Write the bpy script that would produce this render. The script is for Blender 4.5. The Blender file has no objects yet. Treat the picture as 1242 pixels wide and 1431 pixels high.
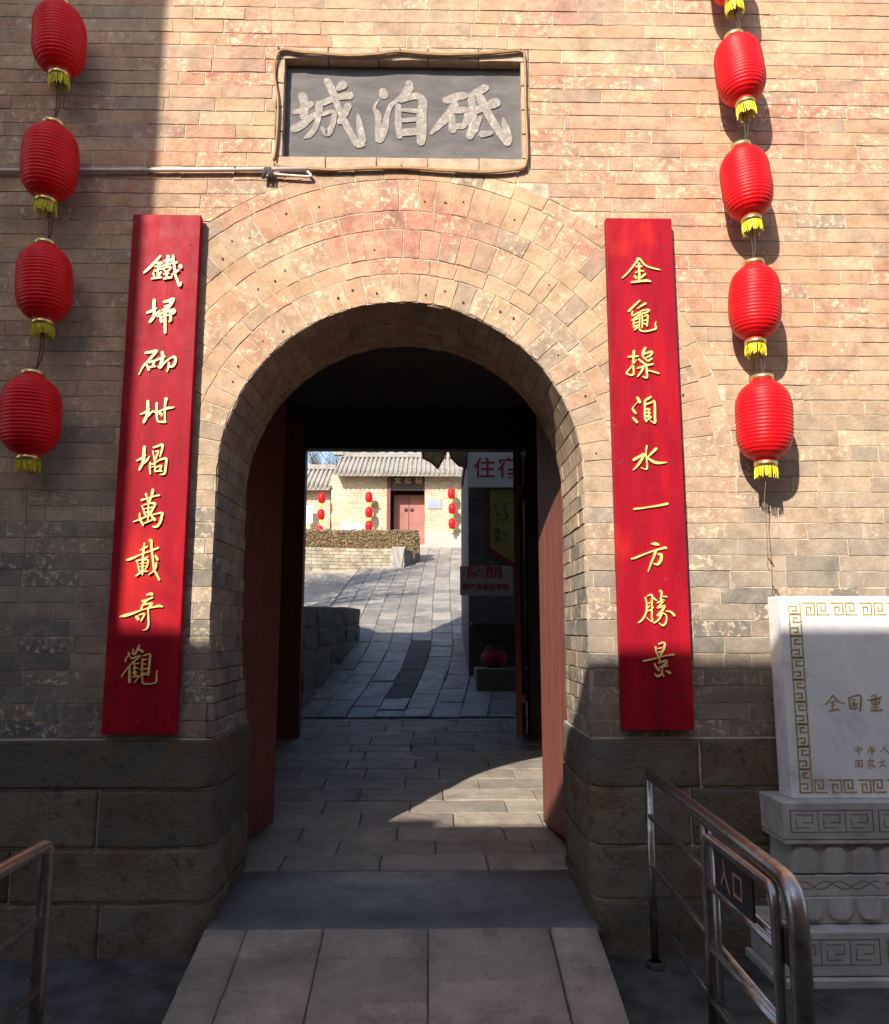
import bpy, bmesh, math, random
from mathutils import Vector, Matrix, noise
R = random.Random(7)
S = bpy.context.scene
COL = S.collection
rad = math.radians

# ------------------------------------------------------------------ camera, sky, sun, exposure
CAM = Vector((0, -4.23, 1.6)); PITCH = rad(8.5); YAW = rad(1.09); F = 1100.0
cd = bpy.data.cameras.new('camera'); cam = bpy.data.objects.new('camera', cd); COL.objects.link(cam)
cam.location = CAM; cam.rotation_euler = (rad(90) + PITCH, 0, -YAW)
cd.sensor_fit = 'HORIZONTAL'; cd.sensor_width = 36; cd.lens = F / 1242 * 36
cd.clip_start = 0.05; cd.clip_end = 600
S.camera = cam
SUN = Vector((0.53, 1.0, -0.78)).normalized()          # direction the light travels
w = bpy.data.worlds.new('World'); S.world = w; w.use_nodes = True
nt = w.node_tree; bg = nt.nodes['Background']
sky = nt.nodes.new('ShaderNodeTexSky'); sky.sky_type = 'NISHITA'; sky.sun_disc = False
sky.sun_elevation = math.asin(-SUN.z); sky.sun_rotation = math.atan2(-SUN.x, -SUN.y)
sky.dust_density = 1.5; sky.air_density = 1.0
nt.links.new(sky.outputs[0], bg.inputs[0]); bg.inputs[1].default_value = 0.135
ld = bpy.data.lights.new('sun', 'SUN'); ld.energy = 4.4; ld.angle = rad(0.53); ld.color = (1.0, 0.91, 0.785)
lo = bpy.data.objects.new('sun', ld); COL.objects.link(lo); lo.rotation_euler = SUN.to_track_quat('-Z', 'Y').to_euler()
S.view_settings.view_transform = 'Standard'; S.view_settings.look = 'None'
S.view_settings.exposure = 1.0; S.view_settings.gamma = 1; S.view_settings.use_curve_mapping = False

_M = cam.rotation_euler.to_matrix()
def ray(px, py):
    return _M @ Vector(((px - 621) / F, -(py - 715.5) / F, -1.0))
def W(px, py, Y):                       # photo pixel -> (x, z) on the vertical plane y = Y
    r = ray(px, py); t = (Y - CAM.y) / r.y; p = CAM + r * t
    return p.x, p.z
def MPP(px, py, Y):                     # metres per photo pixel there
    r = ray(px, py); return (Y - CAM.y) / r.y / F

# ------------------------------------------------------------------ materials
def new_mat(name):
    m = bpy.data.materials.new(name); m.use_nodes = True
    return m, m.node_tree, m.node_tree.nodes['Principled BSDF']
class NT:
    def __init__(s, t): s.t = t
    def n(s, ty, **k):
        o = s.t.nodes.new(ty)
        for a, b in k.items(): setattr(o, a, b)
        return o
    def l(s, a, b): s.t.links.new(a, b)
    def pos(s): 
        return s.n('ShaderNodeNewGeometry').outputs['Position']
    def noise(s, sc, det=4, rough=.6, vec=None, dist=0, out='Fac'):
        o = s.n('ShaderNodeTexNoise'); o.inputs['Scale'].default_value = sc; o.inputs['Detail'].default_value = det
        o.inputs['Roughness'].default_value = rough; o.inputs['Distortion'].default_value = dist
        s.l(vec if vec is not None else s.pos(), o.inputs['Vector']); return o.outputs[out]
    def ramp(s, fac, stops, interp='LINEAR'):
        o = s.n('ShaderNodeValToRGB'); o.color_ramp.interpolation = interp; e = o.color_ramp.elements
        while len(e) < len(stops): e.new(0.5)
        for i, (p, c) in enumerate(stops):
            e[i].position = p; e[i].color = (c, c, c, 1) if isinstance(c, (int, float)) else (*c, 1)
        s.l(fac, o.inputs[0]); return o.outputs[0]
    def mix(s, f, a, b, mode='MIX'):
        o = s.n('ShaderNodeMix', data_type='RGBA', blend_type=mode)
        for v, i in ((f, 0), (a, 6), (b, 7)):
            if isinstance(v, (int, float)): o.inputs[i].default_value = v if i == 0 else (v, v, v, 1)
            elif isinstance(v, tuple): o.inputs[i].default_value = (*v, 1)
            else: s.l(v, o.inputs[i])
        return o.outputs[2]
    def math(s, op, a, b=None, clamp=False):
        o = s.n('ShaderNodeMath', operation=op, use_clamp=clamp)
        for v, i in ((a, 0), (b, 1)):
            if v is None: continue
            if isinstance(v, (int, float)): o.inputs[i].default_value = v
            else: s.l(v, o.inputs[i])
        return o.outputs[0]
    def attr(s, name):
        return s.n('ShaderNodeAttribute', attribute_name=name).outputs['Fac']
    def sep(s, v=None):
        o = s.n('ShaderNodeSeparateXYZ'); s.l(v if v is not None else s.pos(), o.inputs[0]); return o.outputs
    def mapr(s, v, a, b, c=0, d=1):
        o = s.n('ShaderNodeMapRange'); s.l(v, o.inputs[0])
        for i, x in enumerate((a, b, c, d)): o.inputs[i + 1].default_value = x
        return o.outputs[0]
    def scalev(s, v, sc):
        o = s.n('ShaderNodeMapping'); o.inputs['Scale'].default_value = sc; s.l(v, o.inputs[0]); return o.outputs[0]
    def bump(s, h, st, dist, bsdf):
        o = s.n('ShaderNodeBump'); o.inputs['Strength'].default_value = st; o.inputs['Distance'].default_value = dist
        s.l(h, o.inputs['Height']); s.l(o.outputs[0], bsdf.inputs['Normal']); return o
def simple(name, col, rough=.7, metal=0, var=.15, sc=8, bump=0, bsc=40, spec=.5, stretch=None):
    m, t, b = new_mat(name); q = NT(t)
    v = q.pos() if stretch is None else q.scalev(q.pos(), stretch)
    n = q.noise(sc, 5, .6, v)
    lo_ = tuple(c * (1 - var) for c in col); hi = tuple(min(1, c * (1 + var)) for c in col)
    q.l(q.ramp(n, [(.3, lo_), (.7, hi)]), b.inputs['Base Color'])
    b.inputs['Roughness'].default_value = rough; b.inputs['Metallic'].default_value = metal
    b.inputs['Specular IOR Level'].default_value = spec
    if bump: q.bump(q.noise(bsc, 4, .7, v), bump, .01, b)
    return m
MT = {}
def brick_material():
    m, t, b = new_mat('old_brick'); q = NT(t)
    tone = q.attr('tone'); tone2 = q.attr('tone2'); xyz = q.sep()
    base = q.ramp(tone, [(0, (.36, .275, .20)), (.15, (.43, .31, .21)), (.4, (.49, .34, .215)), (.62, (.51, .345, .21)), (.82, (.47, .285, .18)), (1, (.56, .42, .265))])
    grey = q.ramp(tone, [(0, (.235, .215, .185)), (.3, (.31, .27, .225)), (.6, (.385, .32, .25)), (.85, (.41, .31, .23)), (1, (.48, .40, .305))])
    zz = q.math('ADD', xyz[2], q.math('MULTIPLY', q.noise(1.1, 3, .6), 1.4))
    base = q.mix(q.mapr(zz, 2.5, 4.0, .9, 0.0), base, grey)
    # soot and weathering low on the wall, with shade of the lower bricks painted in
    dirt_shade = q.math('MULTIPLY', q.mapr(zz, 1.8, 3.0, .68, 0.0), q.ramp(q.noise(3.1, 5, .65), [(.3, .5), (.7, 1.0)]))
    base = q.mix(dirt_shade, base, (.10, .092, .084))
    # old red wash left on the bricks
    rn = q.noise(1.25, 3, .55, q.scalev(q.pos(), (.8, 1, 1.2)), .3)
    rf = q.noise(16, 6, .75)
    rz = q.mapr(xyz[2], 2.7, 3.7, 0, 1)
    red = q.math('MULTIPLY', q.ramp(rn, [(.43, 0.0), (.60, 1.0)]), q.ramp(rf, [(.40, 0.0), (.60, 1.0)]))
    red = q.math('MULTIPLY', q.math('MULTIPLY', red, rz), q.mapr(tone2, 0, 1, .35, 1.0))
    dx = q.math('DIVIDE', q.math('ADD', xyz[0], .16), .55); dz = q.math('DIVIDE', q.math('SUBTRACT', xyz[2], 3.88), .30)
    rr_ = q.math('ADD', q.math('SQRT', q.math('ADD', q.math('MULTIPLY', dx, dx), q.math('MULTIPLY', dz, dz))), q.math('MULTIPLY', q.math('SUBTRACT', q.noise(4.5, 5, .7), .5), 1.6))
    crown = q.math('MULTIPLY', q.mapr(rr_, .55, 1.1, .75, 0.0), q.ramp(rf, [(.36, 0.25), (.56, 1.0)]))
    red = q.math('MAXIMUM', red, crown)
    base = q.mix(red, base, (.47, .17, .125))
    # flaked pale faces
    fl = q.ramp(q.noise(26, 7, .72), [(.535, 0.0), (.575, 1.0)])
    fl = q.math('MULTIPLY', fl, q.ramp(tone2, [(.55, 0.08), (.8, .85)]))
    base = q.mix(fl, base, (.66, .54, .38))
    sm = q.math('MULTIPLY', q.ramp(q.noise(4.2, 7, .72, None, 1.5), [(.54, 0.0), (.66, .5)]), q.mapr(zz, 4.2, 2.6, .25, 1.0))
    base = q.mix(sm, base, (.52, .47, .39))
    dk = q.math('MULTIPLY', q.ramp(q.noise(13, 6, .75, None, .6), [(.56, 0.0), (.70, .55)]), q.mapr(tone2, 1, 0, .3, 1.0))
    base = q.mix(dk, base, (.24, .17, .13))
    sp = q.ramp(q.noise(55, 4, .7), [(.30, 0.6), (.38, 1.0)])
    base = q.mix(1.0, base, sp, 'MULTIPLY')
    q.l(q.mix(1.0, base, q.ramp(q.noise(7, 6, .65), [(.28, .56), (.5, .86), (.72, 1.10)]), 'MULTIPLY'), b.inputs['Base Color'])
    b.inputs['Roughness'].default_value = .92; b.inputs['Specular IOR Level'].default_value = .2
    h = q.math('ADD', q.noise(26, 7, .72), q.math('MULTIPLY', q.noise(110, 3, .6), .35))
    q.bump(h, .55, .012, b)
    return m
MT['brick'] = brick_material()
def mortar_material():
    m, t, b = new_mat('lime_mortar'); q = NT(t); xyz = q.sep()
    c = q.ramp(q.noise(9, 6, .7), [(.32, (.27, .21, .15)), (.5, (.46, .38, .28)), (.68, (.62, .53, .41))])
    zz = q.math('ADD', xyz[2], q.noise(2, 3, .6))
    c = q.mix(q.mapr(zz, 1.4, 2.4, .55, 0), c, (.25, .23, .21))
    q.l(c, b.inputs['Base Color']); b.inputs['Roughness'].default_value = .95
    q.bump(q.noise(60, 5, .7), .5, .01, b); return m
MT['mortar'] = mortar_material()
def stone_material():
    m, t, b = new_mat('foundation_sandstone'); q = NT(t); tone = q.attr('tone')
    c = q.ramp(tone, [(0, (.125, .12, .105)), (.5, (.19, .17, .135)), (1, (.25, .20, .145))])
    st = q.noise(2.6, 5, .65, q.scalev(q.pos(), (1, 1, 1.5)), .9)
    c = q.mix(q.ramp(st, [(.42, 0.0), (.60, .7)]), c, (.175, .105, .05))
    c = q.mix(q.ramp(q.noise(14, 6, .7), [(.3, .7), (.45, .0)]), c, (.035, .032, .028))
    c = q.mix(q.ramp(q.noise(33, 6, .7), [(.6, 0.0), (.7, .3)]), c, (.27, .235, .20))
    q.l(c, b.inputs['Base Color']); b.inputs['Roughness'].default_value = .85; b.inputs['Specular IOR Level'].default_value = .25
    q.bump(q.math('ADD', q.noise(38, 7, .75), q.math('MULTIPLY', q.noise(9, 5, .7), 1.6)), .9, .03, b); return m
MT['stone'] = stone_material()
MT['palemortar'] = simple('pale_mortar', (.44, .40, .35), .95, 0, .3, 12, .5, 60)
def paving_material(name, cols, blue=0, rough=.6):
    m, t, b = new_mat(name); q = NT(t); tone = q.attr('tone')
    c = q.ramp(tone, [(0, cols[0]), (.5, cols[1]), (1, cols[2])])
    c = q.mix(1.0, c, q.ramp(q.noise(4.5, 6, .7), [(.3, .72), (.7, 1.22)]), 'MULTIPLY')
    c = q.mix(q.ramp(q.noise(42, 5, .75), [(.62, 0.0), (.72, .35)]), c, (.36, .33, .29))
    c = q.mix(q.ramp(q.noise(1.7, 6, .7, None, .8), [(.30, .5), (.48, .0)]), c, (.05, .045, .04))
    q.l(c, b.inputs['Base Color'])
    q.l(q.ramp(q.noise(6, 5, .6), [(.3, rough - .14), (.7, rough + .14)]), b.inputs['Roughness'])
    c_ = q.ramp(q.noise(95, 3, .6), [(.34, .55), (.42, 1.0)]); q.l(q.mix(1.0, c, c_, 'MULTIPLY'), b.inputs['Base Color'])
    q.bump(q.noise(70, 6, .7), .5, .008, b); return m
MT['pave'] = paving_material('grey_paving', [(.22, .195, .165), (.28, .245, .205), (.33, .285, .235)], rough=.66)
MT['threshold'] = paving_material('blue_threshold', [(.088, .086, .088), (.10, .097, .098), (.115, .11, .108)], rough=.42)
MT['ramp'] = paving_material('ramp_slabs', [(.32, .255, .20), (.35, .28, .22), (.38, .30, .232)], rough=.7)
MT['pathpave'] = paving_material('path_paving', [(.20, .185, .165), (.28, .255, .225), (.34, .31, .27)], rough=.55)
MT['asphalt'] = simple('asphalt', (.062, .058, .056), .85, 0, .75, 5.0, 1.0, 70)
MT['joint'] = simple('floor_joint', (.10, .09, .08), .95, 0, .5, 14, .5, 60)
MT['earth'] = simple('pale_earth', (.36, .31, .25), .95, 0, .3, 1.3, .6, 12)
def redboard():
    m, t, b = new_mat('red_lacquer'); q = NT(t)
    n = q.noise(2.2, 5, .6, q.scalev(q.pos(), (3, 1, .8)))
    g = q.noise(9, 5, .7, q.scalev(q.pos(), (9, 1, .5)))
    c = q.ramp(n, [(.25, (.19, .004, .012)), (.5, (.29, .005, .016)), (.75, (.40, .009, .014))])
    c = q.mix(q.ramp(g, [(.36, .42), (.56, 0.0)]), c, (.17, .006, .016))
    c = q.mix(q.ramp(q.noise(2.3, 3, .5, q.scalev(q.pos(), (1, 1, .6)), .6), [(.56, 0.0), (.68, .45)]), c, (.56, .028, .014))
    c = q.mix(q.ramp(q.noise(11, 4, .7), [(.66, 0.0), (.72, .5)]), c, (.30, .06, .08))
    q.l(c, b.inputs['Base Color'])
    q.l(q.ramp(q.noise(12, 4, .6), [(.3, .42), (.7, .6)]), b.inputs['Roughness'])
    b.inputs['Specular IOR Level'].default_value = .10
    q.bump(g, .12, .004, b); return m
MT['redboard'] = redboard()
MT['gold'] = simple('gold_paint', (.80, .62, .22), .42, .25, .12, 20, .2, 60)
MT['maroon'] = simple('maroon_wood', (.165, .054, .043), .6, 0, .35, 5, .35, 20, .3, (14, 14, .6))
MT['maroon_far'] = simple('far_red_door', (.29, .115, .095), .75, 0, .15, 3)  # base colour of the far doors, paler than the gate maroon
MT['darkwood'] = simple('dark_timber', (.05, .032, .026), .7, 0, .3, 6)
MT['blackslab'] = simple('plaque_slate', (.112, .104, .104), .8, 0, .28, 9, .3, 50, .3, (.6, 1, 1.5))
def worn_char():
    m, t, b = new_mat('worn_carving'); q = NT(t)
    c = q.ramp(q.noise(24, 6, .75, None, 1.2), [(.36, (.20, .18, .165)), (.52, (.27, .24, .215)), (.66, (.46, .42, .34))])
    q.l(c, b.inputs['Base Color']); b.inputs['Roughness'].default_value = .9
    q.bump(q.noise(40, 6, .7), .6, .01, b); return m
MT['wornchar'] = worn_char()
MT['plaster'] = simple('plaque_border', (.40, .29, .20), .95, 0, .22, 14, .5, 50)
MT['cable'] = simple('brown_cable', (.27, .15, .055), .55, 0, .25, 20)
MT['pipe'] = simple('grey_pipe', (.56, .47, .43), .5, 0, .12, 10)
MT['wire'] = simple('dark_wire', (.04, .03, .028), .7)
MT['brownwire'] = simple('brown_wire', (.16, .10, .07), .7)
def silk():
    m, t, b = new_mat('red_silk'); q = NT(t)
    tc = q.n('ShaderNodeTexCoord').outputs['Object']
    n = q.noise(9, 4, .6, tc)
    q.l(q.ramp(n, [(.3, (.58, .003, .008)), (.7, (.74, .005, .010))]), b.inputs['Base Color'])
    b.inputs['Roughness'].default_value = .42; b.inputs['Specular IOR Level'].default_value = .22
    b.inputs['Sheen Weight'].default_value = .03
    b.inputs['Subsurface Weight'].default_value = .12; b.inputs['Subsurface Radius'].default_value = (.08, .01, .01); b.inputs['Subsurface Scale'].default_value = .3
    wv = q.n('ShaderNodeTexWave', wave_type='BANDS', bands_direction='Z'); wv.inputs['Scale'].default_value = 45; wv.inputs['Distortion'].default_value = 1.0
    q.l(tc, wv.inputs['Vector']); q.bump(q.noise(55, 4, .7, q.scalev(tc, (.3, .3, 2.5))), .25, .004, b); return m
MT['silk'] = silk()
MT['brass'] = simple('brass_ring', (.75, .55, .22), .3, .9, .1, 10)
MT['fringe'] = simple('yellow_fringe', (.72, .62, .03), .6, 0, .25, 60)
MT['steel'] = simple('worn_steel', (.40, .36, .34), .34, 1.0, .3, 22, .2, 30)
MT['iron'] = simple('dark_iron', (.06, .045, .04), .6, 0, .15, 8, 0, 40, .2)
MT['signblack'] = simple('black_panel', (.03, .027, .026), .35)
MT['copper'] = simple('copper_letters', (.62, .36, .26), .4, .3)
def marble():
    m, t, b = new_mat('white_marble'); q = NT(t)
    c = q.ramp(q.noise(1.6, 8, .7, None, 1.6), [(.34, (.52, .51, .52)), (.47, (.70, .69, .69)), (.6, (.78, .77, .76))])
    v = q.noise(9, 6, .75, q.scalev(q.pos(), (2, 1, .8)), 1.5)
    c = q.mix(q.math('MULTIPLY', q.ramp(v, [(.30, .8), (.37, 0.0)]), q.ramp(q.noise(2.2, 2, .5), [(.40, 0.0), (.52, 1.0)])), c, (.24, .22, .22))
    q.l(c, b.inputs['Base Color']); b.inputs['Roughness'].default_value = .32; return m
MT['marble'] = marble()
MT['carved'] = simple('carved_limestone', (.40, .375, .345), .8, 0, .25, 7, .4, 45)
MT['carvedline'] = simple('carved_groove', (.17, .15, .13), .9)
MT['gilt'] = simple('old_gilt', (.38, .29, .10), .6, .2, .35, 40)
MT['soot'] = None
def tex_brick(name, c1, c2, mo, bw=.27, bh=.075, axes='XZ', msize=.006, mixn=.5):
    m, t, b = new_mat(name); q = NT(t); xyz = q.sep()
    cb = q.n('ShaderNodeCombineXYZ')
    q.l(xyz['XYZ'.index(axes[0])], cb.inputs[0]); q.l(xyz['XYZ'.index(axes[1])], cb.inputs[1])
    br = q.n('ShaderNodeTexBrick'); q.l(cb.outputs[0], br.inputs['Vector'])
    br.inputs['Color1'].default_value = (*c1, 1); br.inputs['Color2'].default_value = (*c2, 1); br.inputs['Mortar'].default_value = (*mo, 1)
    br.inputs['Scale'].default_value = 1; br.inputs['Brick Width'].default_value = bw; br.inputs['Row Height'].default_value = bh
    br.inputs['Mortar Size'].default_value = msize; br.inputs['Bias'].default_value = -.1
    c = q.mix(1.0, br.outputs['Color'], q.ramp(q.noise(2.3, 6, .7), [(.3, .7), (.7, 1.2)]), 'MULTIPLY')
    q.l(c, b.inputs['Base Color']); b.inputs['Roughness'].default_value = .92
    bm_ = q.bump(br.outputs['Fac'], .6, .01, b); bm_.invert = True
    return m
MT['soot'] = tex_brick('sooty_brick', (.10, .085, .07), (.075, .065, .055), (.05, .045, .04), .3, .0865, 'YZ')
MT['sidebrick'] = tex_brick('street_brick', (.42, .30, .20), (.36, .28, .21), (.50, .43, .33), .3, .0865, 'XZ')
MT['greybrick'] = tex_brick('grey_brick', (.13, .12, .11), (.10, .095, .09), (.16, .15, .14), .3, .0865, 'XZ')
MT['farbrick'] = tex_brick('yellow_brick', (.47, .38, .255), (.34, .275, .195), (.52, .45, .34), .26, .085, 'XZ', .012)
MT['render'] = simple('grey_render', (.35, .32, .29), .9, 0, .15, 2)
MT['tile'] = simple('grey_roof_tile', (.25, .23, .20), .85, 0, .3, 5, .3, 20)
MT['white'] = simple('white_board', (.80, .80, .82), .5, 0, .05, 3)
MT['redtext'] = simple('red_letters', (.55, .045, .03), .6)
MT['yellowtext'] = simple('yellow_letters', (.42, .33, .14), .6)
MT['blacktext'] = simple('black_letters', (.03, .03, .035), .6)
MT['palesign'] = simple('pale_sign_board', (.62, .57, .55), .6, 0, .1)
MT['bannerY'] = simple('yellow_banner_cloth', (.30, .26, .07), .8, 0, .2, 4)
MT['bannerR'] = simple('red_banner_cloth', (.30, .02, .02), .8, 0, .2, 6)
MT['pennant'] = simple('green_yellow_pennant', (.30, .24, .10), .8, 0, .5, 6)
MT['silverplate'] = simple('silver_plate', (.40, .42, .46), .35, .8, .1, 5)
MT['hedge'] = simple('dry_hedge', (.25, .18, .095), .9, 0, .3, 9)
MT['bark'] = simple('bare_bark', (.10, .075, .055), .9, 0, .2, 10)

# ------------------------------------------------------------------ object helpers
def link(name, bm, mat, parent=None, smooth=False):
    me = bpy.data.meshes.new(name); bm.to_mesh(me); bm.free()
    if smooth:
        for p in me.polygons: p.use_smooth = True
    me.materials.append(MT[mat] if isinstance(mat, str) else mat)
    o = bpy.data.objects.new(name, me); COL.objects.link(o)
    if parent is not None: attach(o, parent)
    return o
def worldpos(o):
    v = Vector(o.location)
    while o.parent is not None: o = o.parent; v += o.location
    return v
def attach(o, parent):                 # meshes are made in world coordinates; keep them there
    o.parent = parent; o.location = -worldpos(parent)
def tag(o, label=None, cat=None, group=None, kind=None):
    for k, v in (('label', label), ('category', cat), ('group', group), ('kind', kind)):
        if v: o[k] = v
    return o
def thing(name, label, cat, loc=(0, 0, 0), group=None):
    o = bpy.data.objects.new(name, None); COL.objects.link(o); o.location = loc; o.empty_display_size = .2
    return tag(o, label, cat, group)
def NB():
    bm = bmesh.new(); bm.faces.layers.float.new('tone'); bm.faces.layers.float.new('tone2'); return bm
def paint(bm, faces, a, b=0):
    l1 = bm.faces.layers.float['tone']; l2 = bm.faces.layers.float['tone2']
    for f in faces: f[l1] = a; f[l2] = b
def box(bm, x0, x1, y0, y1, z0, z1, bev=0):
    vs = [bm.verts.new((x, y, z)) for z in (z0, z1) for y in (y0, y1) for x in (x0, x1)]
    fs = [bm.faces.new([vs[i] for i in f]) for f in ((0, 2, 3, 1), (4, 5, 7, 6), (0, 1, 5, 4), (2, 6, 7, 3), (0, 4, 6, 2), (1, 3, 7, 5))]
    if bev:
        es = list({e for f in fs for e in f.edges})
        bmesh.ops.bevel(bm, geom=es, offset=bev, segments=2, affect='EDGES', profile=.5)
    return fs
def boxo(name, x0, x1, y0, y1, z0, z1, mat, parent=None, bev=0):
    bm = bmesh.new(); box(bm, x0, x1, y0, y1, z0, z1, bev); return link(name, bm, mat, parent)
def catmull(pts, n=6, closed=False):
    out = []; m = len(pts)
    if m == 2 and not closed:
        return [tuple(a + (b - a) * i / n for a, b in zip(*pts)) for i in range(n + 1)]
    rng = range(m if closed else m - 1)
    for i in rng:
        if closed: p0, p1, p2, p3 = (pts[(i + k - 1) % m] for k in range(4))
        else: p0, p1, p2, p3 = pts[max(i - 1, 0)], pts[i], pts[i + 1], pts[min(i + 2, m - 1)]
        for k in range(n):
            t = k / n
            out.append(tuple(.5 * (2 * b + (c - a) * t + (2 * a - 5 * b + 4 * c - d) * t * t + (3 * b - a - 3 * c + d) * t ** 3) for a, b, c, d in zip(p0, p1, p2, p3)))
    if not closed: out.append(tuple(pts[-1]))
    return out
def tube(bm, pts, r, n=10, cap=True):
    pts = [Vector(p) for p in pts]; rings = []
    prev = None
    for i, p in enumerate(pts):
        d = (pts[min(i + 1, len(pts) - 1)] - pts[max(i - 1, 0)]).normalized()
        if prev is None:
            a = d.orthogonal().normalized()
        else:
            a = (prev - d * prev.dot(d)).normalized()
        prev = a; b = d.cross(a)
        rr = r[i] if isinstance(r, (list, tuple)) else r
        rings.append([bm.verts.new(p + (a * math.cos(2 * math.pi * k / n) + b * math.sin(2 * math.pi * k / n)) * rr) for k in range(n)])
    for r0, r1 in zip(rings, rings[1:]):
        for k in range(n):
            f = bm.faces.new((r0[k], r0[(k + 1) % n], r1[(k + 1) % n], r1[k])); f.smooth = True
    if cap:
        bm.faces.new(rings[0][::-1]); bm.faces.new(rings[-1])
def lathe(bm, prof, n=32, cx=0, cy=0, ripple=None):
    rings = []
    for r, z in prof:
        rings.append([bm.verts.new((cx + r * math.cos(2 * math.pi * k / n), cy + r * math.sin(2 * math.pi * k / n), z)) for k in range(n)])
    for r0, r1 in zip(rings, rings[1:]):
        for k in range(n):
            f = bm.faces.new((r0[k], r0[(k + 1) % n], r1[(k + 1) % n], r1[k])); f.smooth = True
    return rings
def slab(bm, pts, mp, d=.008, ch=.003, jit=.0015, seg=.08, d0=-.01, tone=None, tone2=None, tilt=.0015):
    """a piece of masonry: outline pts (s,t) anticlockwise, mp(s,t,d) -> world, proud by d, with a worn chamfer"""
    out = []
    n = len(pts)
    for i in range(n):
        a, b = pts[i], pts[(i + 1) % n]
        L = math.hypot(b[0] - a[0], b[1] - a[1]); k = max(1, round(L / seg))
        for j in range(k):
            t = j / k
            out.append((a[0] + (b[0] - a[0]) * t + R.uniform(-jit, jit), a[1] + (b[1] - a[1]) * t + R.uniform(-jit, jit)))
    cx = sum(p[0] for p in out) / len(out); cy = sum(p[1] for p in out) / len(out)
    ta, tb = R.uniform(-tilt, tilt), R.uniform(-tilt, tilt)
    base, mid, top = [], [], []
    for s, t in out:
        L = math.hypot(s - cx, t - cy) or 1; c = ch * R.uniform(.5, 1.6)
        k = 1 - c / L
        base.append(bm.verts.new(mp(s, t, d0)))
        mid.append(bm.verts.new(mp(s, t, d - ch * .9)))
        dd = d + (ta if s > cx else -ta) + (tb if t > cy else -tb)
        top.append(bm.verts.new(mp(cx + (s - cx) * k, cy + (t - cy) * k, dd)))
    fs = []; m = len(out)
    for i in range(m):
        j = (i + 1) % m
        fs.append(bm.faces.new((base[i], base[j], mid[j], mid[i])))
        fs.append(bm.faces.new((mid[i], mid[j], top[j], top[i])))
    fs.append(bm.faces.new(top))
    paint(bm, fs, R.random() if tone is None else tone, R.random() if tone2 is None else tone2)
    return fs
def relief(bm, s0, s1, t0, t1, mp, ns, nt_, d=.02, edge=.015, rough=.006, sc=6, seed=0, tone=None, drop=.03, us=None):
    """rough block: a grid with rounded borders and a noisy face"""
    g = []
    if us: ns = len(us) - 1
    for j in range(nt_ + 1):
        row = []
        for i in range(ns + 1):
            u, v = i / ns, j / nt_
            # pack rows near the borders
            def ease(q, n_, L):
                if q <= 0 or q >= 1: return q
                e = edge / L
                k = round(q * n_)
                if k == 1: return e
                if k == n_ - 1: return 1 - e
                if k == 2 and n_ > 6: return e * 2.2
                if k == n_ - 2 and n_ > 6: return 1 - e * 2.2
                return q
            u = ease(u, ns, s1 - s0) if not us else us[i]; v = ease(v, nt_, t1 - t0)
            s = s0 + (s1 - s0) * u; t = t0 + (t1 - t0) * v
            bord = (i in (0, ns)) or (j in (0, nt_))
            h = d + noise.noise(Vector((s * sc + seed, t * sc, seed * 1.7))) * rough * 2 + noise.noise(Vector((s * sc * 3, t * sc * 3 + seed, 3))) * rough * .7
            if bord: h = d - drop
            row.append(bm.verts.new(mp(s + R.uniform(-.002, .002), t + R.uniform(-.002, .002), h)))
        g.append(row)
    fs = []
    for j in range(nt_):
        for i in range(ns):
            f = bm.faces.new((g[j][i], g[j][i + 1], g[j + 1][i + 1], g[j + 1][i])); f.smooth = True; fs.append(f)
    paint(bm, fs, R.random() if tone is None else tone, R.random())
    return fs
def stroke(bm, pts, y0, y1, flat=True):
    """brush stroke ribbon: pts (x, z, width) on a vertical plane, front face at y1, back at y0"""
    sm = catmull(pts, 5)
    L, Rr = [], []
    n = len(sm)
    for i, (x, z, w_) in enumerate(sm):
        a = sm[max(i - 1, 0)]; b = sm[min(i + 1, n - 1)]
        dx, dz = b[0] - a[0], b[1] - a[1]; l = math.hypot(dx, dz) or 1
        nx, nz = -dz / l, dx / l; h = max(w_, .0008) / 2
        L.append((x + nx * h, z + nz * h)); Rr.append((x - nx * h, z - nz * h))
    def capp(i, sgn):
        x, z, w_ = sm[i]; j = 1 if i == 0 else n - 2
        dx, dz = x - sm[j][0], z - sm[j][1]; l = math.hypot(dx, dz) or 1
        dx, dz = dx / l, dz / l; h = max(w_, .0008) / 2
        return [(x + h * (math.cos(q) * dx - math.sin(q) * dz * sgn), z + h * (math.cos(q) * dz + math.sin(q) * dx * sgn)) for q in (-.9, -.3, .3, .9)]
    strips = list(zip(L, Rr))
    lv = [(bm.verts.new((a[0], y1, a[1])), bm.verts.new((b[0], y1, b[1]))) for a, b in strips]
    for (a, b), (c, d) in zip(lv, lv[1:]): bm.faces.new((a, b, d, c))
    c0 = [bm.verts.new((p[0], y1, p[1])) for p in capp(0, 1)]
    bm.faces.new([lv[0][1], *[v for v in sorted(c0, key=lambda v: 0)], lv[0][0]][::-1] if False else [lv[0][0]] + c0[::1] + [lv[0][1]])
    c1 = [bm.verts.new((p[0], y1, p[1])) for p in capp(n - 1, 1)]
    bm.faces.new([lv[-1][1]] + c1 + [lv[-1][0]])
    loop = [v[0] for v in lv] + c1[::-1] + [v[1] for v in lv][::-1] + c0[::-1]
    bk = [bm.verts.new((v.co.x, y0, v.co.z)) for v in loop]
    m = len(loop)
    for i in range(m):
        j = (i + 1) % m
        bm.faces.new((loop[i], bk[i], bk[j], loop[j]))
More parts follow.
